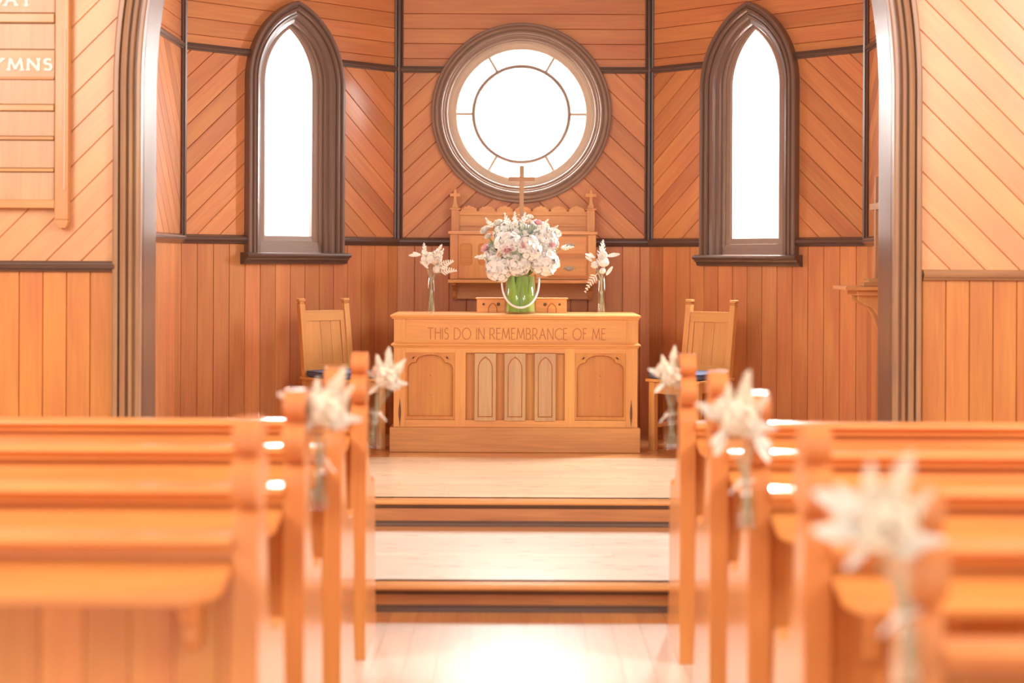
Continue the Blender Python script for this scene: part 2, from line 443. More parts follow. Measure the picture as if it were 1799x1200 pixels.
# chancel arch wall: left and right of the opening
AW = 1.92; AZS = 2.37; AR = 3.15; AH = math.sqrt(AR*AR-(AR-AW)**2)
AUC = 4.2+.007
def arch(inset=0, zb=0.0, n=40):
    return lancet(AUC, AW, zb, AZS, AZS+AH, inset, n)
hole = arch(-.05, -.5)
ZNL, ZNR = 1.455, 1.430
for nm, r0, r1, sg, zr in (('wall_front_left', 0, AUC, 1, ZNL), ('wall_front_right', AUC, 8.4, -1, ZNR)):
    mb = MB(); boards(mb, PN, (r0, r1, 0, zr), PI/2, .121, hole, .035 if sg > 0 else .01)
    struct(mb.build(nm, 'nave'))
    mb = MB(); boards(mb, PN, (r0, r1, zr, 6.2), sg*PI/4, .126, hole, .03)
    struct(mb.build(nm+'_upper', 'nave_diag'))

# trims of the apse
rail_lo = [(0, .03), (.012, .03), (.02, .024), (.034, .020), (.042, .010), (.042, -.002), (.034, -.012), (.022, -.016), (.018, -.024), (.010, -.03), (0, -.03)]
rail_hi = [(0, .025), (.012, .024), (.014, .014), (.026, .012), (.03, 0), (.026, -.012), (.014, -.014), (.012, -.022), (0, -.024)]
tn = [0]
def trim(mb, mat='dark', label=None):
    tn[0] += 1; return struct(mb.build('trim_%d' % tn[0], mat), label)
def cut(pan, W):
    """u where the rails meet a lancet's casing at given heights"""
    def half(z):
        if z <= W[3]: return W[1]
        h = W[4]-W[3]; R = (h*h+W[1]**2)/(2*W[1]); return math.sqrt(R*R-(z-W[3])**2)-(R-W[1])
    return half
for pan, W in ((PL3, None), (PL, WL), (PB, 'r'), (PR, WR), (PR3, None)):
    for z, prof in ((ZR1, rail_lo), (ZR2, rail_hi)):
        if W is None or (W == 'r' and z == ZR1): spans = [(0, pan.len)]
        elif W == 'r': hw = math.sqrt(RR*RR-(z-RZ)**2)-.01; spans = [(0, RU-hw), (RU+hw, pan.len)]
        else: hw = cut(pan, W)(z)-.008; spans = [(0, W[0]-hw), (W[0]+hw, pan.len)]
        for a, b_ in spans:
            mb = MB(); sweep_h(mb, pan, a, b_, prof, z); trim(mb)
def corner(P, U1, U2, w_, z0, z1):
    """moulded post in the corner between two panels: bead between two fillets"""
    mb = MB(); P = Vector((P[0], P[1], 0))
    n = (U1+U2).normalized() if (U1+U2).length > .1 else U1
    inw = Vector((0, 0, 0))+(-U1+U2)   # towards interior side
    t1 = -U1; t2 = U2
    prof = []
    pts = [P+t1*w_, P+t1*w_+Vector((t1.y, -t1.x, 0))*0]
    inn = (t1+t2).normalized()
    path = [P+t1*w_, P+t1*w_+inn*.012, P+t1*w_*.6+inn*.02, P+t1*w_*.5+inn*.010, P+t1*w_*.35+inn*.030, P+inn*.040,
            P+t2*w_*.35+inn*.030, P+t2*w_*.5+inn*.010, P+t2*w_*.6+inn*.02, P+t2*w_+inn*.012, P+t2*w_]
    rows = [[p+Vector((0, 0, z)) for p in path] for z in (z0, z1)]
    mb.grid(rows, lambda a, b: ((z0, z1)[a], b*.01), smooth=False)
    trim(mb)
corner((CX-ho, YC), PL3.U, PL.U, .026, ZR1+.02, ZT); corner((CX-hb, YB), PL.U, PB.U, .034, ZR1+.02, ZT)
corner((CX+hb, YB), PB.U, PR.U, .034, ZR1+.02, ZT); corner((CX+ho, YC), PR.U, PR3.U, .026, ZR1+.02, ZT)

# nave dado rails
nr = [(0, .028), (.02, .028), (.026, .020), (.026, .014), (.038, .012), (.046, .002), (.040, -.01), (.026, -.014), (.022, -.024), (.012, -.028), (0, -.028)]
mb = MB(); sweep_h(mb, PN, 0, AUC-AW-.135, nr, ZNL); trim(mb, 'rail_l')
mb = MB(); sweep_h(mb, PN, AUC+AW+.155, 8.4, nr, ZNR); trim(mb, 'jamb_red')

# chancel arch moulding (its fascia, then the deep reveal)
def arch_set(parts, mat, label=None):
    mb = MB(); loft(mb, PN, [arch(i) for i, p in parts], [p for i, p in parts]); trim(mb, mat, label)
arch_set([(-.145, 0), (-.145, .030), (-.138, .034), (-.118, .034), (-.114, .010), (-.108, .010), (-.104, .038), (-.088, .044), (-.078, .036),
          (-.076, .010), (-.068, .010), (-.062, .030), (-.046, .034), (-.040, .010), (-.033, .010), (-.026, .028), (-.008, .030), (-.002, .024), (0, .012)], 'arch')
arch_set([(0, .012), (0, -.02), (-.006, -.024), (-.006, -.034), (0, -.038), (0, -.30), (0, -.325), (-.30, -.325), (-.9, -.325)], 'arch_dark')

# ------------------------------------------------------------------ windows
def lancet_window(n, pan, W, label):
    root = struct(empty('window_%d' % n, pan.pt(W[0], W[2], 0)), label)
    root.location = (0, 0, 0)
    uc, w_, zb, zs, za = W
    def ring(parts, name, mat, zbs=0):
        mb = MB(); loft(mb, pan, [lancet(uc, w_, zb+zbs, zs, za, i, 18) for i, p in parts], [p for i, p in parts]); return mb.build(name, mat, root)
    ring([(0, 0), (0, .050), (.006, .056), (.022, .056), (.028, .046), (.030, .036), (.040, .038), (.046, .050), (.060, .052), (.066, .040), (.068, .026), (.080, .024), (.086, .034),
          (.100, .032), (.108, .020), (.112, .004), (.135, 0), (.140, -.008), (.140, -.05)], 'casing', 'casing')
    h_ = za-zs; R__ = (h_*h_+w_*w_)/(2*w_)
    def inner(i): return lancet(uc, w_-i, zb+.055, zs, zs+math.sqrt((R__-i*.81)**2-(R__-w_)**2), 0, 18)
    mb = MB(); sp_ = [(.138, -.03), (.158, -.03), (.162, -.036), (.162, -.045), (.196, -.045), (.204, -.050), (.210, -.054), (.210, -.085)]
    loft(mb, pan, [inner(i) for i, p in sp_], [p for i, p in sp_]); mb.build('sash', 'sash_dark', root)
    mb = MB()
    for a, z0, z1, p in ((w_-.14, zb, zb+.075, -.03),):
        mb.hexa([pan.pt(uc-a, z0, -.085), pan.pt(uc+a, z0, -.085), pan.pt(uc+a, z0, p), pan.pt(uc-a, z0, p), pan.pt(uc-a, z1, -.085), pan.pt(uc+a, z1, -.085), pan.pt(uc+a, z1, p-.01), pan.pt(uc-a, z1, p-.01)], pan.U)
    a = w_-.20
    mb.hexa([pan.pt(uc-a, zb+.075, -.085), pan.pt(uc+a, zb+.075, -.085), pan.pt(uc+a, zb+.075, -.05), pan.pt(uc-a, zb+.075, -.05), pan.pt(uc-a, zb+.115, -.085), pan.pt(uc+a, zb+.115, -.085), pan.pt(uc+a, zb+.115, -.058), pan.pt(uc-a, zb+.115, -.058)], pan.U)
    mb.build('bottom_rail', 'sash_dark', root, .003)
    mb = MB(); ol = inner(.206)
    mb.prism(ol, pan.pt(0, 0, -.075), pan.U, Vector((0, 0, 1)), -pan.N, .004); mb.build('pane', 'pane', root)
    # sill: moulded nosing board
    mb = MB()
    sweep_h(mb, pan, uc-w_-.03, uc+w_+.03, [(-.03, 0), (.06, 0), (.085, -.006), (.092, -.018), (.085, -.03), (.066, -.036), (.064, -.046), (.050, -.052), (.040, -.066), (.036, -.075), (0, -.078)], zb)
    mb.build('sill', 'dark', root)
lancet_window(1, PL, WL, 'pointed lancet window with dark casing left of the round window')
lancet_window(2, PR, WR, 'pointed lancet window with dark casing right of the round window')
root = struct(empty('window_3', (0, 0, 0)), 'round window with six spokes above the wall cabinet')
def cring(parts, name, mat, seg=96):
    mb = MB(); k = RR/.648; loft(mb, PB, [circle(RU, RZ, r*k, seg) for r, p in parts], [p for r, p in parts], close=True, smooth=False); return mb.build(name, mat, root)
cring([(.648, 0), (.648, .030), (.643, .036), (.628, .036), (.622, .050), (.612, .056), (.600, .052), (.594, .040), (.590, .040), (.584, .050), (.572, .050), (.566, .036),
       (.556, .032), (.552, .014), (.536, .010), (.530, 0), (.530, -.06)], 'casing', 'round')
cring([(.535, -.05), (.505, -.05), (.500, -.056), (.472, -.060), (.466, -.068), (.466, -.10)], 'sash', 'sash')
mb = MB(); k = RR/.648
mb.prism(circle(RU, RZ, .47*k, 64), PB.pt(0, 0, -.088), PB.U, Vector((0, 0, 1)), -PB.N, .004); mb.build('pane', 'pane', root)
cring([(.360, -.088), (.360, -.066), (.353, -.058), (.340, -.058), (.333, -.066), (.333, -.088)], 'muntin_ring', 'sash_dark')
for q in range(6):
    a = q*PI/3; d = (math.cos(a), math.sin(a)); e = (-d[1]*.009, d[0]*.009)
    P8 = []
    for p in (-.088, -.068):
        for r, sgn in ((.345*k, -1), (.47*k, -1), (.47*k, 1), (.345*k, 1)):
            P8.append(PB.pt(RU+d[0]*r+sgn*e[0], RZ+d[1]*r+sgn*e[1], p))
    mb = MB(); mb.hexa(P8, PB.U*d[0]+Vector((0, 0, d[1]))); mb.build('muntin', 'sash', root, .002)

# ------------------------------------------------------------------ floors
def planks_x(mb, x0, x1, y0, y1, z, wd, th=.02):
    mb.box(x0, x1, y0, y1, z-th-.01, z-.005, grain=0)
    y = y0; k = 0
    while y < y1-1e-4:
        b_ = min(y+wd, y1); x = x0 - random.random()*1.5
        while x < x1:
            L_ = random.uniform(1.6, 3.2); a_, c_ = max(x, x0), min(x+L_, x1)
            if c_-a_ > .01: mb.box(a_+.0006, c_-.0006, y+.0006, b_-.0006, z-th, z, grain=0)
            x += L_
        y = b_
def planks_y(mb, x0, x1, y0, y1, z, wd, th=.02):
    mb.box(x0, x1, y0, y1, z-th-.01, z-.005, grain=1)
    x = x0
    while x < x1-1e-4:
        b_ = min(x+wd, x1); mb.box(x+.0008, b_-.0008, y0, y1, z-th, z, grain=1); x = b_
D1, D2 = 7.04, 8.58
mb = MB(); planks_y(mb, -4.2, 4.2, -1.5, D1-.10-.13, 0, .115); struct(mb.build('floor', 'floor_nave'))
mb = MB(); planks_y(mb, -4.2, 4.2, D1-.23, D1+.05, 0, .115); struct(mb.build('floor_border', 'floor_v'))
mb = MB(); planks_x(mb, -4.2, 4.2, D1+.06, D2-.17, ZS, .10); struct(mb.build('floor_step', 'floor'))
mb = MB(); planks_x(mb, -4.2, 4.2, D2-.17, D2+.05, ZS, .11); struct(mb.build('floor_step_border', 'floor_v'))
def nosing(x0, x1, y, z, rise):
    pan = Panel((x0, y), (x1, y)); mb = MB()
    sweep_h(mb, pan, 0, pan.len, [(-.10, 0), (.025, 0), (.034, -.004), (.038, -.012), (.034, -.020), (.025, -.024), (-.02, -.024)], z)
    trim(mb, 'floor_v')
    mb = MB(); sweep_h(mb, pan, 0, pan.len, [(0, 0), (0, -rise+.014)], z-.024); trim(mb, 'riser')
    mb = MB(); sweep_h(mb, pan, 0, pan.len, [(0, 0), (.018, -.002), (.016, -.010), (.006, -.018), (0, -.022)], z-.024); trim(mb, 'dark')
    mb = MB(); sweep_h(mb, pan, 0, pan.len, [(0, .026), (.008, .026), (.022, .016), (.026, .006), (.026, 0), (0, 0)], z-rise); trim(mb, 'dark')
nosing(-4.2, 4.2, D1, ZS, ZS)
nosing(-AW-.02, AW+.02, D2, ZP, ZP-ZS)
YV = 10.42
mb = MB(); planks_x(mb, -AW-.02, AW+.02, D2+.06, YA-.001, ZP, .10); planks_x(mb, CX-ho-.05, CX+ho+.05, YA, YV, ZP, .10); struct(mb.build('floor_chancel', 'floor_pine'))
mb = MB(); planks_x(mb, CX-ho-.05, CX+ho+.05, YV, YB+.05, ZP, .10); struct(mb.build('floor_chancel_back', 'floor_v'))  # orange back boards; strip before the table has its soft shadow in the colour
# chancel ceiling
mb = MB(); boards(mb, Panel((CX-ho-.1, 0), (CX+ho+.1, 0)), (0, .01, 0, .01), 0, .1) if False else None
mb = MB()
x = CX-ho-.1
while x < CX+ho+.1: mb.box(x+.001, x+.119, YN, YB+.1, ZT, ZT+.03, grain=1); x += .12
struct(mb.build('ceiling', 'ceil'))

# nave side walls and boarded ceiling (no windows cut; the added fill lamps stand before the walls)
for nm, pn in (('wall_left', Panel((-4.2, -2.0), (-4.2, YN))), ('wall_right', Panel((4.2, YN), (4.2, -2.0)))):
    mb = MB(); boards(mb, pn, (0, pn.len, 0, 1.44), PI/2, .121); boards(mb, pn, (0, pn.len, 1.44, 5.6), PI/4, .126); struct(mb.build(nm, 'nave_diag'))
mb = MB(); x = -4.3
while x < 4.3: mb.box(x+.001, x+.119, -2.0, YN, 5.6, 5.63, grain=1); x += .12
struct(mb.build('ceiling_nave', 'ceil'))

# ------------------------------------------------------------------ stroke lettering
def arc(cx, cy, rx, ry, a0, a1, n=12): return [(cx+rx*math.cos(math.radians(a0+(a1-a0)*k/n)), cy+ry*math.sin(math.radians(a0+(a1-a0)*k/n))) for k in range(n+1)]
GL = {
 'T': (.60, [[(0, 1), (.60, 1)], [(.30, 1), (.30, 0)]]),
 'H': (.58, [[(0, 1), (0, 0)], [(.58, 1), (.58, 0)], [(0, .58), (.58, .58)]]),
 'I': (.0, [[(0, 1), (0, 0)]]),
 'S': (.42, [arc(.22, .77, .19, .23, 40, 270, 14)[:-1] + arc(.20, .28, .21, .28, 85, -140, 14)]),
 'D': (.66, [[(0, 1), (0, 0)], [(0, 1), (.2, 1)]+arc(.2, .5, .46, .5, 90, -90, 16)+[(0, 0)]]),
 'O': (.92, [arc(.46, .5, .46, .5, 0, 360, 28)]),
 'N': (.60, [[(0, 0), (0, 1), (.60, 0), (.60, 1)]]),
 'R': (.52, [[(0, 0), (0, 1), (.22, 1)]+arc(.22, .72, .24, .28, 90, -90, 12)+[(0, .44)], [(.2, .44), (.54, 0)]]),
 'E': (.38, [[(.38, 1), (0, 1), (0, 0), (.38, 0)], [(0, .56), (.32, .56)]]),
 'M': (.80, [[(0, 0), (.10, 1), (.40, .12), (.70, 1), (.80, 0)]]),
 'B': (.48, [[(0, 0), (0, 1), (.2, 1)]+arc(.2, .76, .2, .24, 90, -90, 10)+[(0, .52)], [(.2, .52)]+arc(.2, .26, .28, .26, 90, -90, 12)+[(0, 0)]]),
 'A': (.66, [[(0, 0), (.33, 1), (.66, 0)], [(.13, .40), (.53, .40)]]),
 'C': (.70, [arc(.48, .5, .48, .5, 50, 310, 20)]),
 'F': (.36, [[(.36, 1), (0, 1), (0, 0)], [(0, .56), (.30, .56)]]),
 'Y': (.66, [[(0, 1), (.33, .48), (.66, 1)], [(.33, .48), (.33, 0)]]),
}
def letters(mb, text, P, U, V, N, h, width, thick, depth, serif=False, gap=.22, space=.42):
    adv = []; x = 0
    for ch in text:
        if ch == ' ': x += space; continue
        adv.append((ch, x)); x += GL[ch][0]+gap
    tot = x-gap; kx = width/tot
    mb_n = 0
    for ch, x0 in adv:
        strokes = list(GL[ch][1])
        if serif:
            for s_ in list(strokes):
                for e in (s_[0], s_[-1]):
                    if e[1] in (0, 1): strokes.append([(e[0]-.10, e[1]), (e[0]+.10, e[1])])
        for s_ in strokes:
            for a, b_ in zip(s_[:-1], s_[1:]):
                A_ = Vector(((a[0]+x0)*kx, a[1]*h)); C_ = Vector(((b_[0]+x0)*kx, b_[1]*h)); d = C_-A_
                if d.length < 1e-5: continue
                d.normalize(); n = Vector((-d.y, d.x))
                wv = thick/2*(1.0 if not serif else (1.15 if abs(d.y) > .5 else .75))
                q = [A_-d*thick*.25-n*wv, C_+d*thick*.25-n*wv, C_+d*thick*.25+n*wv, A_-d*thick*.25+n*wv]
                mb_n += 1; dz = .00002*(mb_n % 7)
                mb.hexa([P+U*p.x+V*p.y for p in q]+[P+U*p.x+V*p.y+N*(depth+dz) for p in q], U)

# ------------------------------------------------------------------ communion table
YT = 10.7; sT = F/YT
def tx(px): return (px-906)/sT
def tz(py): return CAMZ-(py-456)/sT - ZP       # height above the chancel floor
T = empty('communion_table', (0, YT, ZP), 0, 'carved wooden communion table with engraved lettering beneath the large bouquet', 'table')
dT = .66
mb = MB()   # top: moulded edge
zt = tz(553.5)
def topslab(mb, x0, x1, y0, y1, prof):
    rows = []
    for off, z in prof: rows.append([(x0-off, y0-off, z), (x1+off, y0-off, z), (x1+off, y1+off, z), (x0-off, y1+off, z)])
    mb.grid(rows, lambda a, b: (b*1.0, a*.01), close=True, smooth=False)
    mb.face(rows[0]); mb.face(rows[-1][::-1], [(p[0], p[1]) for p in rows[-1]][::-1])
topslab(mb, tx(692), tx(1121), 0, dT, [(0, zt-.030), (.010, zt-.026), (.013, zt-.018), (.021, zt-.014), (.022, zt-.006), (.016, zt)][::1])
mb.build('tabletop', 'altar', T)
fz0, fz1 = tz(604), zt-.028
fr = B('frieze', 'altar', T, (tx(693), tx(1121), .004, dT-.01, fz0, fz1), bevel=.002)
B('frieze_post', 'altar', T, (tx(692.5), tx(713), -.001, .05, fz0, fz1), bevel=.002, grain=2)
B('frieze_post', 'altar', T, (tx(1101), tx(1121.5), -.001, .05, fz0, fz1), bevel=.002, grain=2)
mb = MB(); letters(mb, 'THIS DO IN REMEMBRANCE OF ME', Vector((tx(752), .0042, tz(596.5))), Vector((1, 0, 0)), Vector((0, 0, 1)), Vector((0, -1, 0)), .072, tx(1064)-tx(752), .0058, .0006)
mb.build('lettering', 'carved', fr)
mb = MB(); topslab(mb, tx(693), tx(1121), 0, dT-.01, [(0, tz(612)), (.004, tz(611)), (.008, tz(609)), (.019, tz(607.5)), (.021, tz(605.5)), (.008, tz(603)), (0, tz(603))]); mb.build('moulding', 'altar', T)
zb0, zb1 = tz(751), tz(611)
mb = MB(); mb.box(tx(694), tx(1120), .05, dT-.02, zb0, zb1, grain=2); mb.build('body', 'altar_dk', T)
for a, b_ in ((692.5, 713), (800, 819), (993, 1011), (1100.5, 1121)):
    B('post', 'altar', T, (tx(a), tx(b_), .002, .035, zb0, zb1), bevel=.002, grain=2)
B('top_rail', 'altar', T, (tx(713), tx(1100.5), .003, .035, tz(620.5), zb1), bevel=.002)
B('bottom_rail', 'altar', T, (tx(713), tx(1100.5), .003, .035, zb0, tz(738.5)), bevel=.002)
def cusped(x0, x1, z0, z1):
    """head of the panel: broad centre arch with a smaller shoulder on either side (opening outline)"""
    W_ = x1-x0; xc = (x0+x1)/2
    zsh = z1-.105; r1 = .052; pts = [(x1-.012, z0+.02), (x1-.012, zsh)]
    c1 = (x1-.012-r1, zsh)
    pts += [(c1[0]+r1*math.cos(a), c1[1]+r1*.85*math.sin(a)) for a in [PI/2*k/6 for k in range(1, 7)]]
    xr = c1[0]-.006; r2 = xr-xc; zc = c1[1]+r1*.85+.008
    pts += [(xc+r2*math.cos(a), zc+(z1-.012-zc)*math.sin(a)) for a in [PI*k/16 for k in range(0, 17)]]
    pts += [(2*xc-p[0], p[1]) for p in pts[7:0:-1]] + [(x0+.012, z0+.02)]
    return pts
for a, b_ in ((713, 800), (1011, 1100.5)):
    x0, x1, z0, z1 = tx(a), tx(b_), tz(738), tz(620.5)
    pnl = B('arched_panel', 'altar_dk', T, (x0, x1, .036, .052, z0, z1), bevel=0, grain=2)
    cp = cusped(x0, x1, z0, z1)
    # frame plate with the cusped opening: quads between opening outline and outer rectangle
    def rectpt(p):
        xc, zc = (x0+x1)/2, (z0+z1)/2; dx, dz = p[0]-xc, p[1]-zc
        k_ = min((x1-xc)/abs(dx) if abs(dx) > 1e-6 else 9e9, (z1-zc)/abs(dz) if abs(dz) > 1e-6 else 9e9); return (xc+dx*k_, zc+dz*k_)
    outer = [rectpt(p) for p in cp]
    # insert the rectangle's corners by snapping the nearest outer points
    for cpt in ((x0, z0), (x1, z0), (x1, z1), (x0, z1)):
        j = min(range(len(outer)), key=lambda q: (outer[q][0]-cpt[0])**2+(outer[q][1]-cpt[1])**2); outer[j] = cpt
    mb = MB()
    rows = [[(p[0], .008, p[1]) for p in outer], [(p[0], .008, p[1]) for p in cp], [((p[0]-(x0+x1)/2)*.99+(x0+x1)/2, .020, (p[1]-(z0+z1)/2)*.99+(z0+z1)/2) for p in cp],
            [((p[0]-(x0+x1)/2)*.955+(x0+x1)/2, .0355, (p[1]-(z0+z1)/2)*.975+(z0+z1)/2) for p in cp]]
    mb.grid(rows, lambda aa, bb: (rows[aa][bb % len(cp)][2], rows[aa][bb % len(cp)][0]), close=True, smooth=False)
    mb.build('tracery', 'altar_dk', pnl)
    xc = (x0+x1)/2
    for sg in (-1, 1):   # carved leaf cuts in the spandrels
        mb = MB()
        for (u0_, w0_, u1_, w1_) in ((.085, -.022, .135, -.045), (.100, -.016, .118, -.050)):
            A_ = (xc+sg*u0_, z1+w0_); C_ = (xc+sg*u1_, z1+w1_); mx_ = ((A_[0]+C_[0])/2+sg*.004, (A_[1]+C_[1])/2+.005)
            mb.prism([A_, (mx_[0]-sg*.006, mx_[1]-.008), C_, mx_], (0, .0076, 0), Vector((1, 0, 0)), Vector((0, 0, 1)), Vector((0, 1, 0)), .001)
        mb.build('carving', 'carved', pnl)
    for zz in (tz(661), tz(696)):
        mb = MB(); mb.lathe([(.0001, -.001), (.003, -.001), (.003, .001)], (xc, .0350, zz), 10, 'Y'); mb.build('peg', 'iron', pnl)
for a, b_ in ((834.5, 872.5), (887, 924.5), (940, 977.5)):
    x0, x1, z0, z1 = tx(a), tx(b_), tz(740), tz(621)
    xc = (x0+x1)/2; hw = (x1-x0)/2
    lp = B('lancet_panel', 'altar_lt', T, (x0, x1, -.006, .034, z0, z1), bevel=.003, grain=2)
    # incised pointed arch line
    def l2(i): return lancet(xc, hw-.022-i, z0+.026+i, z1-.098, z1-.020-i*1.6, 0, 10)
    o1, o2 = l2(0), l2(.006)
    mb = MB(); rows = [[(p[0], -.0075, p[1]) for p in o1], [(p[0], -.0095, p[1]) for p in l2(.003)], [(p[0], -.0062, p[1]) for p in o2]]
    mb.grid(rows, None, close=True, smooth=False); mb.build('arch_carving', 'carved', lp)
for a, b_ in ((819, 834.5), (872.5, 887), (924.5, 940), (977.5, 993)):
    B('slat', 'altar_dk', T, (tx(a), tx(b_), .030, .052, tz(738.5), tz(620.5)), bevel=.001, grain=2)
B('plinth', 'plinth', T, (tx(686), tx(1126), -.022, dT+.01, 0, tz(751)), bevel=.006)
for px in (703.5, 1110):
    mb = MB(); prof = []
    n = 22
    for k in range(n+1):
        q = k/n; r = .0012+.0075*math.sin(PI*q)**1.6*(1 if k % 2 else .72); prof.append((r, tz(749)+(tz(702)-tz(749))*q))
    mb.lathe(prof, (tx(px), .0, 0), 10); mb.build('spindle_ornament', 'iron', T)

# ------------------------------------------------------------------ wall cabinet
YK = 11.62; sK = F/YK; CXK = .05
def kx(px): return (px-906)/sK
def kz(py): return CAMZ-(py-456)/sK
Kb = empty('wall_cabinet', (0, 0, 0), 0, 'wooden wall cabinet with drawers and scalloped crest behind the bouquet', 'cabinet')
dK = YB-YK-.001
yf = YK
def kbox(name, x0, x1, y0, y1, zt_, zb_, mat='cab', bev=.003, parent=None, grain=None):
    return B(name, mat, parent or Kb, (kx(x0), kx(x1), y0, y1, kz(zb_), kz(zt_)), bevel=bev, grain=grain)
kbox('body', 791, 1047, yf+.006, YB-.004, 412, 491, 'cab', .002)
kbox('ledge', 787, 1049.5, yf-.02, YB-.004, 406.5, 412)
kbox('shelf', 787, 1049.5, yf-.03, YB-.004, 491.5, 497.5)
kbox('lower_back', 800, 1040, YB-.06, YB-.01, 498, 527, 'cab')
for a in (793, 1036):
    mb = MB(); pr = [(0, 0), (.20, 0), (.20, -.015), (.13, -.03), (.085, -.06), (.07, -.10), (.05, -.125), (0, -.125)]
    mb.prism([(p, z) for p, z in pr], (kx(a), YB-.005, kz(497.5)), Vector((0, -1, 0)), Vector((0, 0, 1)), Vector((1, 0, 0)), .03); mb.build('bracket', 'cab', Kb, .002)
# upper back with posts, boards and crest
yb = YB-.09
kbox('upper_back', 804, 1033, yb+.012, YB-.004, 371, 406.5, 'cab')
for a, c_ in ((372, 377.5), (393, 397)): kbox('moulding', 804, 1033, yb, yb+.02, a, c_)
for a, b_ in ((790.5, 804.5), (1032.5, 1047)):
    kbox('post', a, b_, yb-.02, YB-.004, 367, 406.5, grain=2); kbox('post_cap', a-2.5, b_+2.5, yb-.03, YB-.004, 364.5, 368)
    kbox('stile', a, b_, yf, yf+.02, 412, 491, grain=2)
    xc = (a+b_)/2
    ms = []
    cz = [(-6, 364.5), (-5.5, 361), (-3.6, 357), (-2.4, 352), (-2.4, 344), (-9.5, 344), (-9.5, 338), (-2.4, 338), (-2.4, 331)]
    poly = [(kx(xc+p), kz(q)) for p, q in cz]+[(kx(xc-p), kz(q)) for p, q in cz[::-1]]
    mb = MB(); mb.prism(poly, (0, yb-.012, 0), Vector((1, 0, 0)), Vector((0, 0, 1)), Vector((0, 1, 0)), .03); mb.build('cross_finial', 'cab', Kb, .002)
# crest: seven trefoils joined by scoops
n = 7; x0c, x1c = 806, 1031; st = (x1c-x0c)/n
def crest(x):
    u = abs(((x-x0c) % st)-st/2); y = 369.6
    for cx0, cy0, r in ((0, 363.6, 4.0), (6.4, 365.2, 3.5), (11.6, 366.9, 2.4)):
        if abs(u-cx0) < r: y = min(y, cy0-math.sqrt(r*r-(u-cx0)**2))
    return y
poly = [(kx(804), kz(372.5))]+[(kx(804+229*j/570), kz(crest(804+229*j/570))) for j in range(571)]+[(kx(1033), kz(372.5))]
mb = MB(); mb.prism(poly, (0, yb+.002, 0), Vector((1, 0, 0)), Vector((0, 0, 1)), Vector((0, 1, 0)), .022, grain=(1, 0, 0)); mb.build('crest', 'cab', Kb)
# left door with two small panels, right drawers
dr = kbox('door', 805.5, 872, yf-.004, yf+.008, 414, 489.5, bev=.002, grain=2)
for a, b_ in ((808, 830), (840, 863)):
    x0, x1, z0, z1 = kx(a), kx(b_), kz(466), kz(428); ch = .012
    pl = [(x0+ch, z0), (x1-ch, z0), (x1, z0+ch), (x1, z1-ch), (x1-ch, z1), (x0+ch, z1), (x0, z1-ch), (x0, z0+ch)]
    ip = [((p-(x0+x1)/2)*.88+(x0+x1)/2, (q-(z0+z1)/2)*.93+(z0+z1)/2) for p, q in pl]
    mb = MB(); mb.grid([[(p, yf-.0042, q) for p, q in pl], [(p, yf-.0062, q) for p, q in [((p-(x0+x1)/2)*.95+(x0+x1)/2, (q-(z0+z1)/2)*.97+(z0+z1)/2) for p, q in pl]], [(p, yf-.0044, q) for p, q in ip]], None, close=True, smooth=False)
    mb.face([(p, yf-.0044, q) for p, q in ip][::-1]); mb.build('door_panel', 'altar_dk', dr)
kbox('centre_panel', 875, 962, yf-.003, yf+.008, 414, 489.5, bev=.002)
for a, c_, hy in ((415, 446.5, 431), (453.5, 485.5, 471.5)):
    d_ = kbox('drawer', 966, 1030.5, yf-.010, yf+.008, a, c_, bev=.003)
    mb = MB(); x0, x1, z0, z1 = kx(966)+.012, kx(1030.5)-.012, kz(c_)+.012, kz(a)-.012
    mb.face([(x0, yf-.0112, z0), (x1, yf-.0112, z0), (x1, yf-.0112, z1), (x0, yf-.0112, z1)], [(x0, z0), (x1, z0), (x1, z1), (x0, z1)])
    for (p, q, r, s_) in ((x0, x1, z0-.004, z0), (x0, x1, z1, z1+.004), (x0-.004, x0, z0, z1), (x1, x1+.004, z0, z1)):
        mb.box(p, q, yf-.013, yf-.0102, r, s_)
    mb.build('bead', 'cab', d_)
    # ornate handle: pierced back plate and bail
    mb = MB(); hx, hz = kx(1000), kz(hy)
    outline = []
    for k_ in range(32):
        a_ = 2*PI*k_/32; outline.append((hx+.040*math.cos(a_)*(1+.12*math.cos(6*a_)), hz+.016*math.sin(a_)*(1+.2*math.cos(4*a_))))
    mb.prism(outline, (0, yf-.011, 0), Vector((1, 0, 0)), Vector((0, 0, 1)), Vector((0, -1, 0)), .003)
    mb.tube([(hx-.027+.054*j/8, yf-.018-.008*math.sin(PI*j/8), hz+.004-.016*math.sin(PI*j/8)) for j in range(9)], .003, 6)
    mb.build('handle', 'brass', d_)

# tall standing cross with stepped base on the cabinet's ledge
yc = YK+.05; sC = F/yc
def cx_(px): return (px-906)/sC
def cz_(py): return CAMZ-(py-456)/sC
zl = kz(406.5)
Cr = empty('standing_cross', (cx_(916), yc, zl), 0, 'tall plain wooden cross on a stepped base in front of the round window', 'cross')
hgt = cz_(291)-zl
B('post', 'crossw', Cr, (-.0155, .0155, -.011, .011, .095, hgt), bevel=.002, grain=2)
za = cz_(318)-zl
B('arm', 'crossw', Cr, (-.092, .092, -.0125, .0125, za, za+.029), bevel=.002)
B('collar', 'crossw', Cr, (-.026, .026, -.02, .02, .095, .12), bevel=.006)
B('stepped_base', 'altar_lt', Cr, (-.15, .15, -.058, .06, 0, .035), (-.11, .11, -.048, .05, .035, .065), (-.066, .066, -.038, .04, .065, .095), bevel=.003)

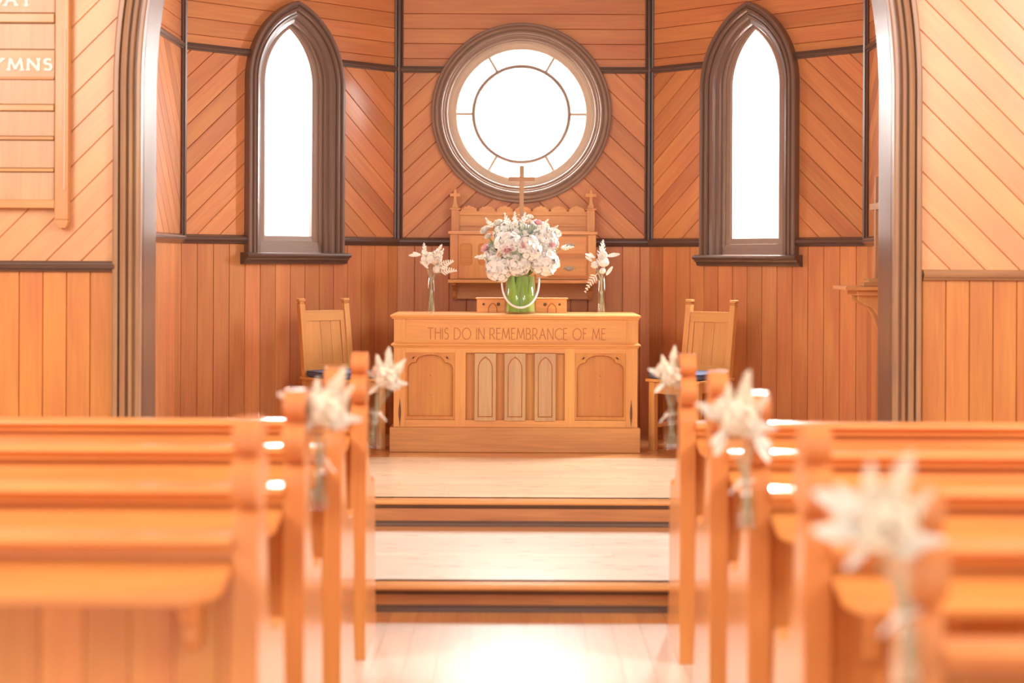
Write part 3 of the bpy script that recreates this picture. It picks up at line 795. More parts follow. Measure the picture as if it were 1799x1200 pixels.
# small carved stand on the table behind the vase
yS = 11.12; sS = F/yS
S = empty('carved_stand', (0, yS, ZP+zt), 0, 'low carved wooden stand with small pointed arches behind the green vase', 'stand')
sx = lambda p: (p-906)/sS
hS = (547.5-524)/sS+.012
ob = B('board', 'altar', S, (sx(838), sx(996), .01, .13, 0, hS-.01), bevel=.002)
B('top_slab', 'altar', S, (sx(835.5), sx(998.5), 0, .14, hS-.010, hS), bevel=.003)
for px in (866, 970):
    mb = MB(); hw = .032; o1 = lancet(sx(px), hw, .004, .022, .068, 0, 10); 
    rows = [[(p[0], .0096, p[1]) for p in o1], [(p[0], .006, p[1]) for p in lancet(sx(px), hw-.003, .004, .022, .065, 0, 10)], [(p[0], .0096, p[1]) for p in lancet(sx(px), hw-.006, .004, .022, .061, 0, 10)]]
    mb.grid(rows, None, smooth=False); mb.build('arch_carving', 'carved', ob)
for px, r in ((850, .009), (876, .012), (958, .012), (983.5, .009)):
    mb = MB(); mb.lathe([(.0001, -.006), (r*.7, -.005), (r, -.001), (r, .002)], (sx(px), .009, .058), 14, 'Y'); mb.build('knob', 'iron', ob)

# ------------------------------------------------------------------ chairs
def chair(name, loc, rz, label):
    c = empty(name, loc, rz, label, 'chair', 'side chairs by the communion table')
    W_, D_ = .385, .42; x = W_/2
    # local: faces -Y, front legs at y=-.42, back at y=0
    for sg in (-1, 1):
        B('leg', 'chair', c, (sg*x-.0 if sg < 0 else x-.045, -x+.045 if sg < 0 else x, -D_, -D_+.045, 0, .455), bevel=.003, grain=2)
        # back post: leans backward above the seat
        mb = MB(); a, b_ = (-x, -x+.04) if sg < 0 else (x-.04, x)
        ks = [(0, 0), (-.0, .45), (.075, .95)]
        for (y0, z0), (y1, z1) in zip(ks[:-1], ks[1:]):
            mb.hexa([(a, y0-.045, z0), (b_, y0-.045, z0), (b_, y0, z0), (a, y0, z0), (a, y1-.045, z1), (b_, y1-.045, z1), (b_, y1, z1), (a, y1, z1)], Vector((0, 0, 1)))
        po = mb.build('back_post', 'chair', c, .002)
        mb = MB(); mb.box(a+.004, b_-.004, .036, .074, .95, .965); mb.box(a-.004, b_+.004, .03, .078, .965, .985)
        mb.build('finial', 'chair', po, .005)
        B('side_stretcher', 'chair', c, (sg*(x-.03)-.01, sg*(x-.03)+.01, -D_+.04, -.04, .15, .18), bevel=.002)
        B('side_rail', 'chair', c, (sg*(x-.02)-.012, sg*(x-.02)+.012, -D_+.04, -.04, .39, .45), bevel=.002)
    B('front_rail', 'chair', c, (-x+.04, x-.04, -D_+.006, -D_+.03, .375, .45), bevel=.002)
    B('seat', 'chair', c, (-x-.015, x+.015, -D_-.02, .005, .452, .472), bevel=.004)
    mb = MB()
    def slope(z): return .075*(z-.45)/.48
    z0, z1 = .50, .905
    def slab(xa, xb, za, zb, f, bk, g=Vector((0, 0, 1))):
        mb.hexa([(xa, slope(za)+f, za), (xb, slope(za)+f, za), (xb, slope(za)+bk, za), (xa, slope(za)+bk, za), (xa, slope(zb)+f, zb), (xb, slope(zb)+f, zb), (xb, slope(zb)+bk, zb), (xa, slope(zb)+bk, zb)], g)
    n = 3; xa = -x+.04; ww = (W_-.08)/n
    slab(-x+.04, x-.04, z1-.07, z1, -.040, -.012, Vector((1, 0, 0))); slab(-x+.04, x-.04, z0, z0+.05, -.040, -.012, Vector((1, 0, 0)))
    slab(-x+.04, -x+.075, z0+.05, z1-.07, -.040, -.012); slab(x-.075, x-.04, z0+.05, z1-.07, -.040, -.012)
    xa = -x+.075; ww = (W_-.15)/n
    for k in range(n): slab(xa+ww*k+.0008, xa+ww*(k+1)-.0008, z0+.05, z1-.07, -.034, -.016)
    mb.build('backrest', 'chair', c, .002)
    # cushion
    mb = MB(); rows = []
    for z, ins in ((.473, .012), (.478, .0), (.492, -.004), (.506, .0), (.514, .012), (.518, .04)):
        r = []; a = x+.005-ins; ya, yb_ = -D_-.01+ins, -.055-ins
        pts = []
        rad = .03
        for cx0, cy0, a0 in ((a-rad, yb_-rad, 0), (-a+rad, yb_-rad, 90), (-a+rad, ya+rad, 180), (a-rad, ya+rad, 270)):
            for j in range(5): t_ = math.radians(a0+90*j/4); pts.append((cx0+rad*math.cos(t_), cy0+rad*math.sin(t_), z))
        rows.append(pts)
    mb.grid(rows, None, close=True); mb.face(rows[-1][::1]); mb.face(rows[0][::-1]); cu = mb.build('cushion', 'blue', c)
    cu['label'] = 'dark blue seat cushion'
    mb = MB(); mb.tube([(p[0]*1.003, p[1]*1.0, .51) for p in rows[3]], .0035, 6, close=True); mb.build('piping', 'blue', cu)
    return c
def place_chair(px, py, corner_sign, phi, label):
    """front inner leg at pixel; phi turns the chair towards the table"""
    s_ = ((py-456)/1.25); d = F/s_; X = (px-906)/s_
    # facing = Rz(phi)*(0,-1)
    f = Vector((math.sin(phi), -math.cos(phi), 0)); r = Vector((math.cos(phi), math.sin(phi), 0))
    back = Vector((X, d, ZP)) - r*(.172*corner_sign) - f*.40
    return chair('side_chair', back, phi, label)
place_chair(671, 791, 1, math.radians(38), 'wooden side chair with blue cushion left of the communion table')
place_chair(1148, 790, -1, math.radians(-38), 'wooden side chair with blue cushion right of the communion table')

# ------------------------------------------------------------------ pews
def lobe(pts_c, r_y, r_z, a0, a1, n): return [(pts_c[0]+r_y*math.cos(math.radians(a0+(a1-a0)*k/n)), pts_c[1]+r_z*math.sin(math.radians(a0+(a1-a0)*k/n))) for k in range(n+1)]
def pew_profile():
    m_ = .065
    left = [(.006, 0), (.006, .90), (.010, .925), (.020, .942), (.034, .953), (.036, .958)]
    left += lobe((.034, 1.012), .062, .052, 250, 122, 9)[0:]
    left += [(.030, 1.066), (.030, 1.070)]
    left += lobe((m_, 1.104), .064, .046, 212, 90, 9)
    right = [(2*m_-y, z) for y, z in left[:-1][::-1]][:-2]
    right += [(.135, .80), (.150, .74), (.185, .685), (.235, .645), (.290, .625), (.325, .622)]
    right += lobe((.365, .605), .040, .036, 150, 0, 7)
    right += [(.412, .56), (.430, .45), (.435, .20), (.47, .10), (.50, .05), (.50, 0)]
    return left+right
PROF = pew_profile()
def pew(sign, name_x, length, label):
    """local origin: floor point at the aisle end's back edge, aisle face at x = 0; the pew runs to sign*length"""
    root = empty('pew', (0, 0, 0), 0, label, 'pew', 'wooden pews')
    th = .058
    X = Vector((1, 0, 0)); Y = Vector((0, 1, 0)); Z = Vector((0, 0, 1))
    for k, off in enumerate((0, length-th)):
        mb = MB(); x0 = sign*off; xs = min(x0, x0+sign*th)
        mb.prism(PROF, (xs, 0, 0), Y, Z, X, th, grain=(0, 0, 1)); mb.build('pew_end', 'pew', root, .007, 3)
    a = sign*th; b_ = sign*(length-th); lo, hi = min(a, b_), max(a, b_)
    # boarded back
    mb = MB(); x = lo; bw = .098
    while x < hi-.001:
        e = min(x+bw, hi); mb.box(x+.0005, e-.0005, .040, .060, .09, .86, grain=2); x = e
    bk = mb.build('backrest', 'pew', root, .003)
    def run(name, prof, x0=lo, x1=hi, bevel=0):
        pan = Panel((x0, 0), (x1, 0)); mb = MB()
        rows = [[Vector((xx, y, z)) for y, z in prof] for xx in (x0, x1)]
        mb.grid(rows, lambda aa, bb: ((x0, x1)[aa], bb*.02), close=True, smooth=False); mb.face(rows[0][::-1]); mb.face(rows[1])
        return mb.build(name, 'pew', root, bevel)
    run('cap_rail', [(.012, .850), (.012, .866), (-.004, .872), (-.012, .880), (-.010, .890), (.0, .896), (.07, .899), (.086, .893), (.088, .884), (.078, .872), (.070, .866), (.070, .850)])
    run('back_rail', [(.028, .80), (.028, .85), (.072, .85), (.072, .80)], bevel=.002)
    run('bottom_rail', [(.028, .04), (.028, .14), (.072, .14), (.072, .04)], bevel=.002)
    run('seat', [(.07, .425), (.07, .45), (.40, .455), (.415, .445), (.41, .43)], bevel=.004)
    # sloping book ledge on the back, rounded at the aisle corner
    mb = MB(); W_ = .215; r = .085; L_ = hi-lo
    ol = [(0, 0), (0, W_-r)] + [(r-r*math.cos(q), W_-r+r*math.sin(q)) for q in [PI/2*j/7 for j in range(1, 8)]] + [(L_-.0, W_), (L_, 0)]
    ax = Vector((sign, 0, 0)); dn = Vector((0, -1, -.20)).normalized(); nrm = Vector((0, -.196, .98))
    mb.prism(ol, (sign*(th+.001), .040, .842), ax, dn, -nrm, .022, grain=(1, 0, 0)); mb.build('book_ledge', 'pew', root, .004)
    bx = th+.085
    while bx < length-.1:
        mb = MB(); mb.prism([(0, 0), (.165, -.030), (.165, -.045), (.12, -.058), (.09, -.09), (.065, -.105), (.055, -.14), (.025, -.165), (0, -.17)], (sign*bx-.016, .038, .812), Vector((0, -1, 0)), Z, X, .032); mb.build('bracket', 'pew', root, .003)
        bx += .95
    return root
def pews(sign, Xface, depths, labels, L_=2.6):
    base = None; out = []
    for d, lb in zip(depths, labels):
        if base is None: base = pew(sign, 0, L_, lb); o = base
        else: o = copy_tree(base)
        o.location = (Xface, d, 0); o['label'] = lb; out.append(o)
    return out
XL, XR = -.556, .614
LD = (6.16, 5.29, 4.36, 3.58); RD = (6.12, 5.18, 4.33, 3.49, 2.57)
pews(-1, XL, LD, ['frontmost wooden pew left of the aisle, closest to the steps', 'second wooden pew from the steps on the left of the aisle',
                  'third wooden pew from the steps on the left of the aisle', 'nearest wooden pew left of the aisle, at the lower left corner'])
pews(1, XR, RD, ['frontmost wooden pew right of the aisle, closest to the steps', 'second wooden pew from the steps on the right of the aisle',
                 'third wooden pew from the steps on the right of the aisle', 'fourth wooden pew from the steps on the right, no flowers tied to it', 'nearest wooden pew right of the aisle, strongly blurred'])

# ------------------------------------------------------------------ flowers
def basis(ax):
    ax = Vector(ax).normalized(); a = ax.orthogonal().normalized(); return ax, a, ax.cross(a)
def petal(mb, base, out, up, L_, W_, curl=.3, n=4):
    """petal growing from base along out, faces up, tip curls towards up"""
    out = Vector(out).normalized(); side = out.cross(Vector(up)).normalized(); up = side.cross(out)
    rows = []
    for i in range(n+1):
        t_ = i/n; w_ = W_*math.sin(PI*(.12+.80*t_))**.8; c = Vector(base)+out*(L_*t_)+up*(curl*L_*t_*t_)
        rows.append([c-side*w_*.5+up*w_*.12, c, c+side*w_*.5+up*w_*.12])
    mb.grid(rows, None)
def rose(mb, c, ax, r, layers=4):
    ax, a, b_ = basis(ax); c = Vector(c)
    for l in range(layers):
        n = 3+l*1; q = (l+1)/layers
        for k in range(n):
            an = 2*PI*k/n+l*.7; d = a*math.cos(an)+b_*math.sin(an)
            petal(mb, c-ax*r*.55+d*r*.30*q, (d*(.12+.85*q)+ax*(1.2-.65*q)), ax*.3-d, r*(1.20-.12*q), r*(1.0+.45*q), .30*(1-.6*q)+.02, 5)
    mb.lathe([(.001, -r*.5), (r*.3, -r*.35), (r*.34, 0), (r*.2, r*.3), (.001, r*.38)], c, 10)
def plume(mb, base, ax, L_, R_, n=34, seed=0, bend=.1):
    """feathery astilbe spire"""
    rnd = random.Random(seed); ax, a, b_ = basis(ax); base = Vector(base)
    pts = [base+ax*L_*k/6+a*bend*L_*(k/6)**2 for k in range(7)]
    mb.tube(pts, [.0022*(1-.7*k/6) for k in range(7)], 5)
    for k in range(n):
        t_ = (k+.5)/n; p = base+ax*L_*t_+a*bend*L_*t_*t_; an = k*2.4; d = a*math.cos(an)+b_*math.sin(an)
        l = R_*(1-t_)**.8*(.7+.5*rnd.random())+.004; q = (d+ax*.75).normalized(); tip = p+q*l
        rr = .0034+.0026*(1-t_)
        mb.tube([p, p+q*l*.4+ax*.002, p+q*l*.75, tip+ax*l*.18], [rr*.5, rr*1.25, rr, rr*.25], 5)
        m_ = 3
        for j in range(m_):
            u_ = (j+1)/(m_+1); pp = p+q*l*u_; sd = q.cross(ax).normalized()*(1 if j % 2 else -1); l2_ = l*.35*(1-u_*.5)
            mb.tube([pp, pp+sd*l2_*.6+q*l2_*.3, pp+sd*l2_+q*l2_*.7], [rr*.5, rr*.8, rr*.2], 4)
def hydrangea(mb, r, nfl=110, seed=1):
    rnd = random.Random(seed)
    # dark core so gaps between florets stay closed
    mb.lathe([(r*.88*math.sin(PI*k/10)+.0005, -r*.88*math.cos(PI*k/10)) for k in range(11)], (0, 0, 0), 14)
    for k in range(nfl):
        z = 1-1.75*(k+.5)/nfl; an = k*2.39996; s_ = math.sqrt(max(0, 1-z*z)); d = Vector((s_*math.cos(an), s_*math.sin(an), z))
        d = (d+Vector([rnd.uniform(-.12, .12) for _ in range(3)])).normalized(); rr = r*rnd.uniform(.90, 1.03)
        c = d*rr; ax, a, b_ = basis((d+Vector([rnd.uniform(-.3, .3) for _ in range(3)])).normalized()); ph = rnd.random()*PI; pr = r*.24*rnd.uniform(.85, 1.15)
        for j in range(4):
            t_ = ph+j*PI/2; o_ = a*math.cos(t_)+b_*math.sin(t_)
            petal(mb, c, o_+ax*.12, ax, pr, pr*1.25, .05, 3)
def leafy(mb, base, ax, up, L_, W_, curl=-.2): petal(mb, base, ax, up, L_, W_, curl, 6)

FC = {}
def flower(kind, head_mb, mat, label, cat, group, stem=None, stem_mat='stem', origin=(0, 0, 0)):
    """a cut flower: bloom and stem under one Empty at the stem's foot"""
    r = empty(kind, origin, 0, label, cat, group)
    head_mb.v = [tuple(Vector(v)-Vector(origin)) for v in head_mb.v]
    head_mb.build('bloom', mat, r)
    if stem:
        mb = MB(); mb.tube([Vector(p)-Vector(origin) for p in stem], .0022 if stem_mat == 'stem' else .0011, 6); mb.build('stem', stem_mat, r)
    return r
def curve(a, b_, bend, n=6):
    a, b_ = Vector(a), Vector(b_); return [a.lerp(b_, k/n)+Vector(bend)*math.sin(PI*k/n) for k in range(n+1)]

# large bouquet vase on the table
yV = 10.98; sV = F/yV; zT = ZP+zt
vx = (914.5-906)/sV; Vr = .104; Vh = .262
V = empty('glass_vase', (vx, yV, zT), 0, 'large clear cylinder vase lined with green leaves on the communion table', 'vase')
mb = MB(); mb.lathe([(.001, 0), (Vr*.97, 0), (Vr, .006), (Vr, Vh), (Vr-.004, Vh), (Vr-.004, .012), (.001, .012)], (0, 0, 0), 40); mb.build('glass', 'glass', V)
# leaves lining the vase
mb = MB(); n = 18
for k in range(n):
    a0 = 2*PI*k/n; rr = Vr-.009-.004*(k % 2); rows = []; zs_ = []
    for i in range(8):
        t_ = i/7; w_ = .27*(.75+.5*math.sin(PI*min(1, t_*1.05+.05))); z = .014+.235*t_
        zs_.append(z); rows.append([((rr-.002*abs(j-2))*math.cos(a0+w_*(j-2)/2+.10*t_*(1 if k % 3 else -1.4)), (rr-.002*abs(j-2))*math.sin(a0+w_*(j-2)/2+.10*t_*(1 if k % 3 else -1.4)), z) for j in range(5)])
    mb.grid(rows, lambda a, b: (zs_[a], b*.012+k*.3))
lf = mb.build('green_leaf_lining', 'leafg', V)
# bead rope looped across the front of the vase
R_ = empty('bead_rope', (vx, yV, zT), 0, 'white beaded rope hanging in a loop around the front of the green vase', 'rope')
mb = MB(); pts = []
for k in range(49):
    q = PI*k/48; x = -.124*math.cos(q); z = .235-.192*math.sin(q)**.8
    y = -math.sqrt(max(0, (Vr+.008)**2-min(abs(x), Vr+.007)**2))-.006 if abs(x) < Vr+.008 else -.012
    pts.append(Vector((x, min(y, -.012), z)))
mb.tube(pts, .0062, 8)
for k in range(0, 49):
    for dq in (0, .5):
        p = pts[k] if dq == 0 or k == 48 else pts[k].lerp(pts[k+1], .5)
        mb.lathe([(.0074*math.sin(PI*j/4)+.0002, -.0074*math.cos(PI*j/4)) for j in range(5)], p, 8)
mb.build('beads', 'rope', R_)

def bpos(px, py, dy=0.0):
    d = yV+dy; return at(px, py, d)
mouth = Vector((vx, yV, zT+Vh-.01)); foot = Vector((vx, yV, zT+.03))
HY = [(878, 470, -.06, .082, 'lower left'), (911, 463, -.12, .070, 'lower middle'), (955, 458, -.05, .088, 'lower right'), (893, 430, -.09, .084, 'middle left, just above the pink rose'),
      (930, 436, -.12, .076, 'centre'), (957, 422, -.03, .080, 'middle right'), (912, 413, .02, .085, 'upper middle'), (868, 445, .03, .066, 'far left edge'), (935, 408, .06, .07, 'upper right, at the back'), (888, 408, .07, .068, 'upper left, at the back')]
proto = None
for i, (px, py, dy, r, nm) in enumerate(HY):
    c = bpos(px, py, dy); f0 = foot+Vector((random.uniform(-.04, .04), random.uniform(-.04, .04), 0))
    o = empty('hydrangea', f0, 0, 'white hydrangea bloom at the %s of the large bouquet' % nm, 'flower', 'hydrangeas in the large bouquet')
    if proto is None:
        mb = MB(); hydrangea(mb, 1.0, 150, 3); ob = mb.build('bloom', 'white', o); proto = ob
    else: ob = proto.copy(); COL.objects.link(ob); ob.parent = o
    ob.location = c-f0; r *= 1.12; ob.scale = (r, r, r*.92)
    dvec = (c-mouth+Vector((0, -.10, .06))).normalized(); ob.rotation_euler = dvec.to_track_quat('Z', 'Y').to_euler(); ob.rotation_euler.rotate_axis('Z', i*1.3)
    mb = MB(); mid = mouth+Vector(((c.x-mouth.x)*.25, (c.y-yV)*.25, -.01)); mb.tube([(0, 0, 0), mid-f0, (c-f0).lerp(mid-f0, .3)], .003, 6); mb.build('stem', 'stem', o)
for i, (px, py, dy, r, mt, nm) in enumerate([(892, 436, -.175, .027, 'pink', 'open pink rose left of centre in the large bouquet'), (922, 432, -.19, .017, 'pink', 'small pink rose at the centre of the large bouquet'),
        (970, 429, -.10, .020, 'pink', 'pink rose near the right edge of the large bouquet'), (852, 436, -.04, .022, 'pink', 'pale pink bloom at the left edge of the large bouquet'),
        (945, 391, -.03, .022, 'pink', 'pink rose at the top right of the large bouquet'), (927, 390, -.05, .022, 'blush', 'blush rose at the top of the large bouquet'), (878, 447, -.15, .017, 'blush', 'small blush rose at the lower left of the large bouquet'),
        (852, 404, -.02, .026, 'ivory', 'white rose at the upper left edge of the large bouquet'), (875, 392, .0, .026, 'ivory', 'white rose at the top left of the large bouquet'),
        (978, 409, -.02, .026, 'ivory', 'white rose at the upper right edge of the large bouquet'), (957, 396, .0, .024, 'ivory', 'white rose at the top right of the large bouquet, beside the pink rose'),
        (931, 381, .0, .018, 'ivory', 'white bud at the very top of the large bouquet'), (857, 415, -.05, .018, 'ivory', 'white bud left of the hydrangeas in the large bouquet')]):
    c = bpos(px, py, dy); mb = MB(); rose(mb, c, (c-mouth+Vector((0, -.25, .02))), r*1.25, 4)
    f0 = foot+Vector((random.uniform(-.04, .04), random.uniform(-.04, .04), 0))
    flower('rose', mb, mt, nm, 'flower', 'roses in the large bouquet', [f0, mouth+Vector(((c.x-mouth.x)*.2, 0, 0)), c], 'stem', f0)
for i, (px, py, dy, L_, dx) in enumerate([(905, 398, -.06, .10, -.1), (918, 394, -.10, .08, .15), (895, 396, -.03, .09, -.5), (948, 404, -.10, .09, .7), (962, 412, -.08, .09, 1.0), (985, 436, -.06, .085, 2.4), (866, 400, -.02, .08, -.9), (850, 452, -.06, .06, -1.6)]):
    c = bpos(px, py, dy); mb = MB(); ax = Vector((dx, -.35, 1 if abs(dx) < 1.5 else .1)).normalized(); plume(mb, c, ax, L_, .024, 16, i)
    f0 = foot+Vector((random.uniform(-.04, .04), random.uniform(-.04, .04), 0))
    wh = ['rising from the middle', 'rising right of the middle', 'leaning left at the top', 'leaning right at the top', 'near the upper right edge', 'pointing right at the far right', 'leaning out at the upper left', 'drooping at the far left'][i]
    flower('astilbe_plume', mb, 'ivory', 'white feathery plume %s of the large bouquet' % wh, 'flower', 'plumes in the large bouquet', [f0, mouth+Vector(((c.x-mouth.x)*.2, 0, 0)), c], 'stem', f0)
mb = MB(); rnd = random.Random(5)
mh = Vector((vx, yV, zT+Vh+.13))
for k in range(46):
    an = rnd.random()*2*PI; el = rnd.uniform(-.1, 1.3); d = Vector((math.cos(an)*math.cos(el), -abs(math.sin(an))*math.cos(el)*.8, math.sin(el)))
    p = mh+Vector((d.x*.20, d.y*.16, d.z*.16)); leafy(mb, p, (d+Vector((rnd.uniform(-.5, .5), -.3, rnd.uniform(-.2, .4)))), Vector((0, -1, .4)), rnd.uniform(.03, .06), rnd.uniform(.009, .016), .1)
for (px, py) in ((905, 445), (915, 452), (897, 455), (921, 447), (889, 452), (908, 458), (900, 447)):
    leafy(mb, bpos(px, py, -.17), Vector((rnd.uniform(-1, 1), -.3, rnd.uniform(-.6, .8))), Vector((0, -1, .2)), .05, .014, .1)
tag(mb.build('bouquet_foliage', 'leafd'), 'sage green foliage sprigs among the white blooms of the large bouquet', 'foliage', None, 'stuff')

# slim bud vases on the table
def slim_vase(px, base_y, h, r, label):
    d = 10.96; X_ = (px-906)*d/F
    v = empty('bud_vase', (X_, d, zT), 0, label, 'vase', 'slim bud vases on the table')
    mb = MB(); mb.lathe([(.001, 0), (r*.9, 0), (r, .006), (r*.98, h*.5), (r*1.04, h), (r*1.04-.003, h), (r*.98-.003, h*.5), (r-.003, .014), (.001, .014)], (0, 0, 0), 24); mb.build('glass', 'glass', v)
    return Vector((X_, d, zT))
def stem_flowers(base, h, items, where, group, depth_off=-.0, stem_from=.02):
    """items: (kind, dx, dy, dz, size, extra, material, words)"""
    for i, (kind, dx, dy, dz, sz, ex, mt, words) in enumerate(items):
        c = base+Vector((dx, dy, dz)); mo = base+Vector((dx*.12, dy*.12, h-.004)); f0 = base+Vector((max(-.015, min(.015, -dx*.4)), max(-.012, min(.012, -dy*.3)), stem_from))
        mb = MB()
        if kind == 'plume': plume(mb, c, Vector(ex).normalized(), sz, sz*.30, 34, i+int(sz*1e4), .12); nm = 'astilbe_plume'
        elif kind == 'rose': rose(mb, c, Vector(ex), sz, 4); nm = 'rose'
        elif kind == 'fluffy':
            hydrangea(mb, sz, 46, i+3); mb.v = [tuple(Vector(v)+c) for v in mb.v]; nm = 'carnation'
        elif kind == 'leaf':
            ax = Vector(ex).normalized(); leafy(mb, c, ax, Vector((.2, -1, .5)), sz, sz*.34, .15); leafy(mb, c+ax*sz*.1, (ax+Vector((.3, 0, .35))), Vector((0, -1, .5)), sz*.6, sz*.24, .1); nm = 'dried_leaf'
        elif kind == 'daisy':
            ax, a, b_ = basis(ex)
            for k in range(12): q = 2*PI*k/12; petal(mb, c, a*math.cos(q)+b_*math.sin(q)+ax*.4, ax, sz, sz*.42, .1, 4)
            mb.lathe([(.0005, -.004), (sz*.3, -.001), (sz*.26, .004), (.0005, .007)], c, 10); nm = 'daisy'
        elif kind == 'fern':
            ax = Vector(ex).normalized(); pp = [c+ax*sz*k/7+Vector((0, 0, -.25*sz*(k/7)**2)) for k in range(8)]; mb.tube(pp, .0018, 5)
            for k in range(1, 8):
                for sg in (-1, 1):
                    sd = ax.cross(Vector((0, -1, 0))).normalized()*sg; petal(mb, pp[k], sd+ax*.7, Vector((0, -1, 0)), sz*.33*(1.1-k/8), sz*.085, .2, 3)
            nm = 'fern_frond'
        flower(nm, mb, mt, '%s %s' % (words, where), 'flower', group, [f0, f0.lerp(mo, .5)+Vector((.003*(i % 3-1), 0, 0)), mo, c], 'stemp', f0)
b0 = slim_vase(758, 547, .235, .025, 'slim clear glass vase of pale flowers left of the large bouquet')
stem_flowers(b0, .235, [
    ('plume', -.028, -.02, .31, .155, (-.22, -.1, 1), 'ivory', 'tall feathery white plume'), ('plume', .005, -.03, .34, .13, (.45, 0, 1), 'ivory', 'curved white plume'),
    ('plume', .035, 0, .30, .135, (.25, 0, 1), 'ivory', 'slim upright plume'), ('fern', .045, .0, .29, .13, (.8, 0, .75), 'ivory', 'pale arching fern frond'), ('fern', .05, .01, .27, .12, (.9, 0, .35), 'ivory', 'low pale fern frond'),
    ('leaf', -.07, -.01, .39, .08, (-1, -.1, -.15), 'ivory', 'broad cream leaf'), ('fluffy', -.040, -.02, .355, .028, None, 'ivory', 'ivory bloom'), ('fluffy', .020, -.03, .345, .024, None, 'blush', 'peach blush bloom'), ('fluffy', -.015, -.02, .385, .022, None, 'ivory', 'small ivory bloom in the middle'),
    ('fluffy', .036, -.04, .290, .025, None, 'white', 'low white bloom'), ('daisy', -.005, -.05, .355, .032, (0, -1, .2), 'ivory', 'small white daisy'), ('leaf', -.02, -.03, .30, .06, (-.6, -.2, .5), 'white', 'small pale leaf')],
    'in the slim vase left of the bouquet', 'flowers in the left slim vase')
b1 = slim_vase(1057, 547, .235, .026, 'slim clear glass vase of white flowers right of the large bouquet')
stem_flowers(b1, .235, [
    ('plume', .0, -.02, .325, .165, (-.03, 0, 1), 'white', 'tall pointed white plume'), ('fluffy', .008, -.03, .345, .036, None, 'white', 'full white bloom'), ('fluffy', -.046, -.02, .325, .024, None, 'white', 'smaller white bloom on the left'), ('fluffy', .012, -.02, .395, .024, None, 'white', 'upper white bloom'),
    ('leaf', -.045, -.02, .375, .07, (-1, 0, .3), 'white', 'pointed white leaf'), ('leaf', .035, -.01, .385, .085, (1, 0, .1), 'white', 'right-hand white leaf'), ('fern', -.03, -.03, .27, .12, (-.65, -.1, -.75), 'ivory', 'drooping pale frond'),
    ('leaf', .03, -.03, .26, .07, (.6, 0, .8), 'white', 'low white leaf'), ('daisy', .0, -.05, .385, .034, (0, -1, .2), 'white', 'white daisy'), ('fluffy', .005, -.03, .285, .020, None, 'ivory', 'small low ivory bloom'), ('leaf', -.065, -.03, .35, .055, (-1, 0, .6), 'ivory', 'thin ivory leaf')],
    'in the slim vase right of the bouquet', 'flowers in the right slim vase')

# bottles tied to the aisle ends of the pews
def bottle(loc, side, label):
    """small milk bottle; side = +1 when the pew end is on its right"""
    v = empty('glass_bottle', loc, 0, label, 'bottle', 'small bottles tied to pew ends')
    mb = MB(); r = .0265
    out = [(.001, 0), (r*.92, 0), (r, .005), (r, .085), (r*.92, .098), (r*.62, .112), (r*.52, .124), (r*.52, .132), (r*.66, .136), (r*.66, .146)]
    inn = [(r*.66-.003, .146), (r*.52-.003, .130), (r*.52-.003, .122), (r*.62-.003, .110), (r*.92-.003, .096), (r-.003, .084), (r-.003, .010), (.001, .009)]
    mb.lathe(out+inn, (0, 0, 0), 24); mb.build('glass', 'glass', v)
    mb = MB(); cx0 = side*.060; pts = []
    # twine around the bottle neck and around the pew end's notch
    for k in range(20): q = 2*PI*k/20; pts.append((.0165*math.cos(q), .0165*math.sin(q), .128))
    mb.tube(pts, .0017, 5, close=True)
    mb.tube([(side*.014, 0, .129), (side*.025, .004, .131)], .0017, 5)
    mb.tube([(-side*.010, -.016, .128), (-side*.022, -.026, .122), (-side*.036, -.026, .112), (-side*.045, -.024, .098)], .0028, 5)
    mb.tube([(-side*.010, -.016, .128), (-side*.024, -.03, .134), (-side*.03, -.028, .126), (-side*.012, -.02, .126)], .0026, 5)
    mb.build('twine', 'ivory', v)
    return Vector(loc)
def pew_bunch(side, X, d, zbot, name, items):
    b_ = bottle((X, d, zbot), side, 'small clear glass bottle tied to the aisle end of the %s' % name)
    stem_flowers(b_, .146, items, 'in the bottle on the %s' % name, 'flowers on the %s' % name, stem_from=.014)
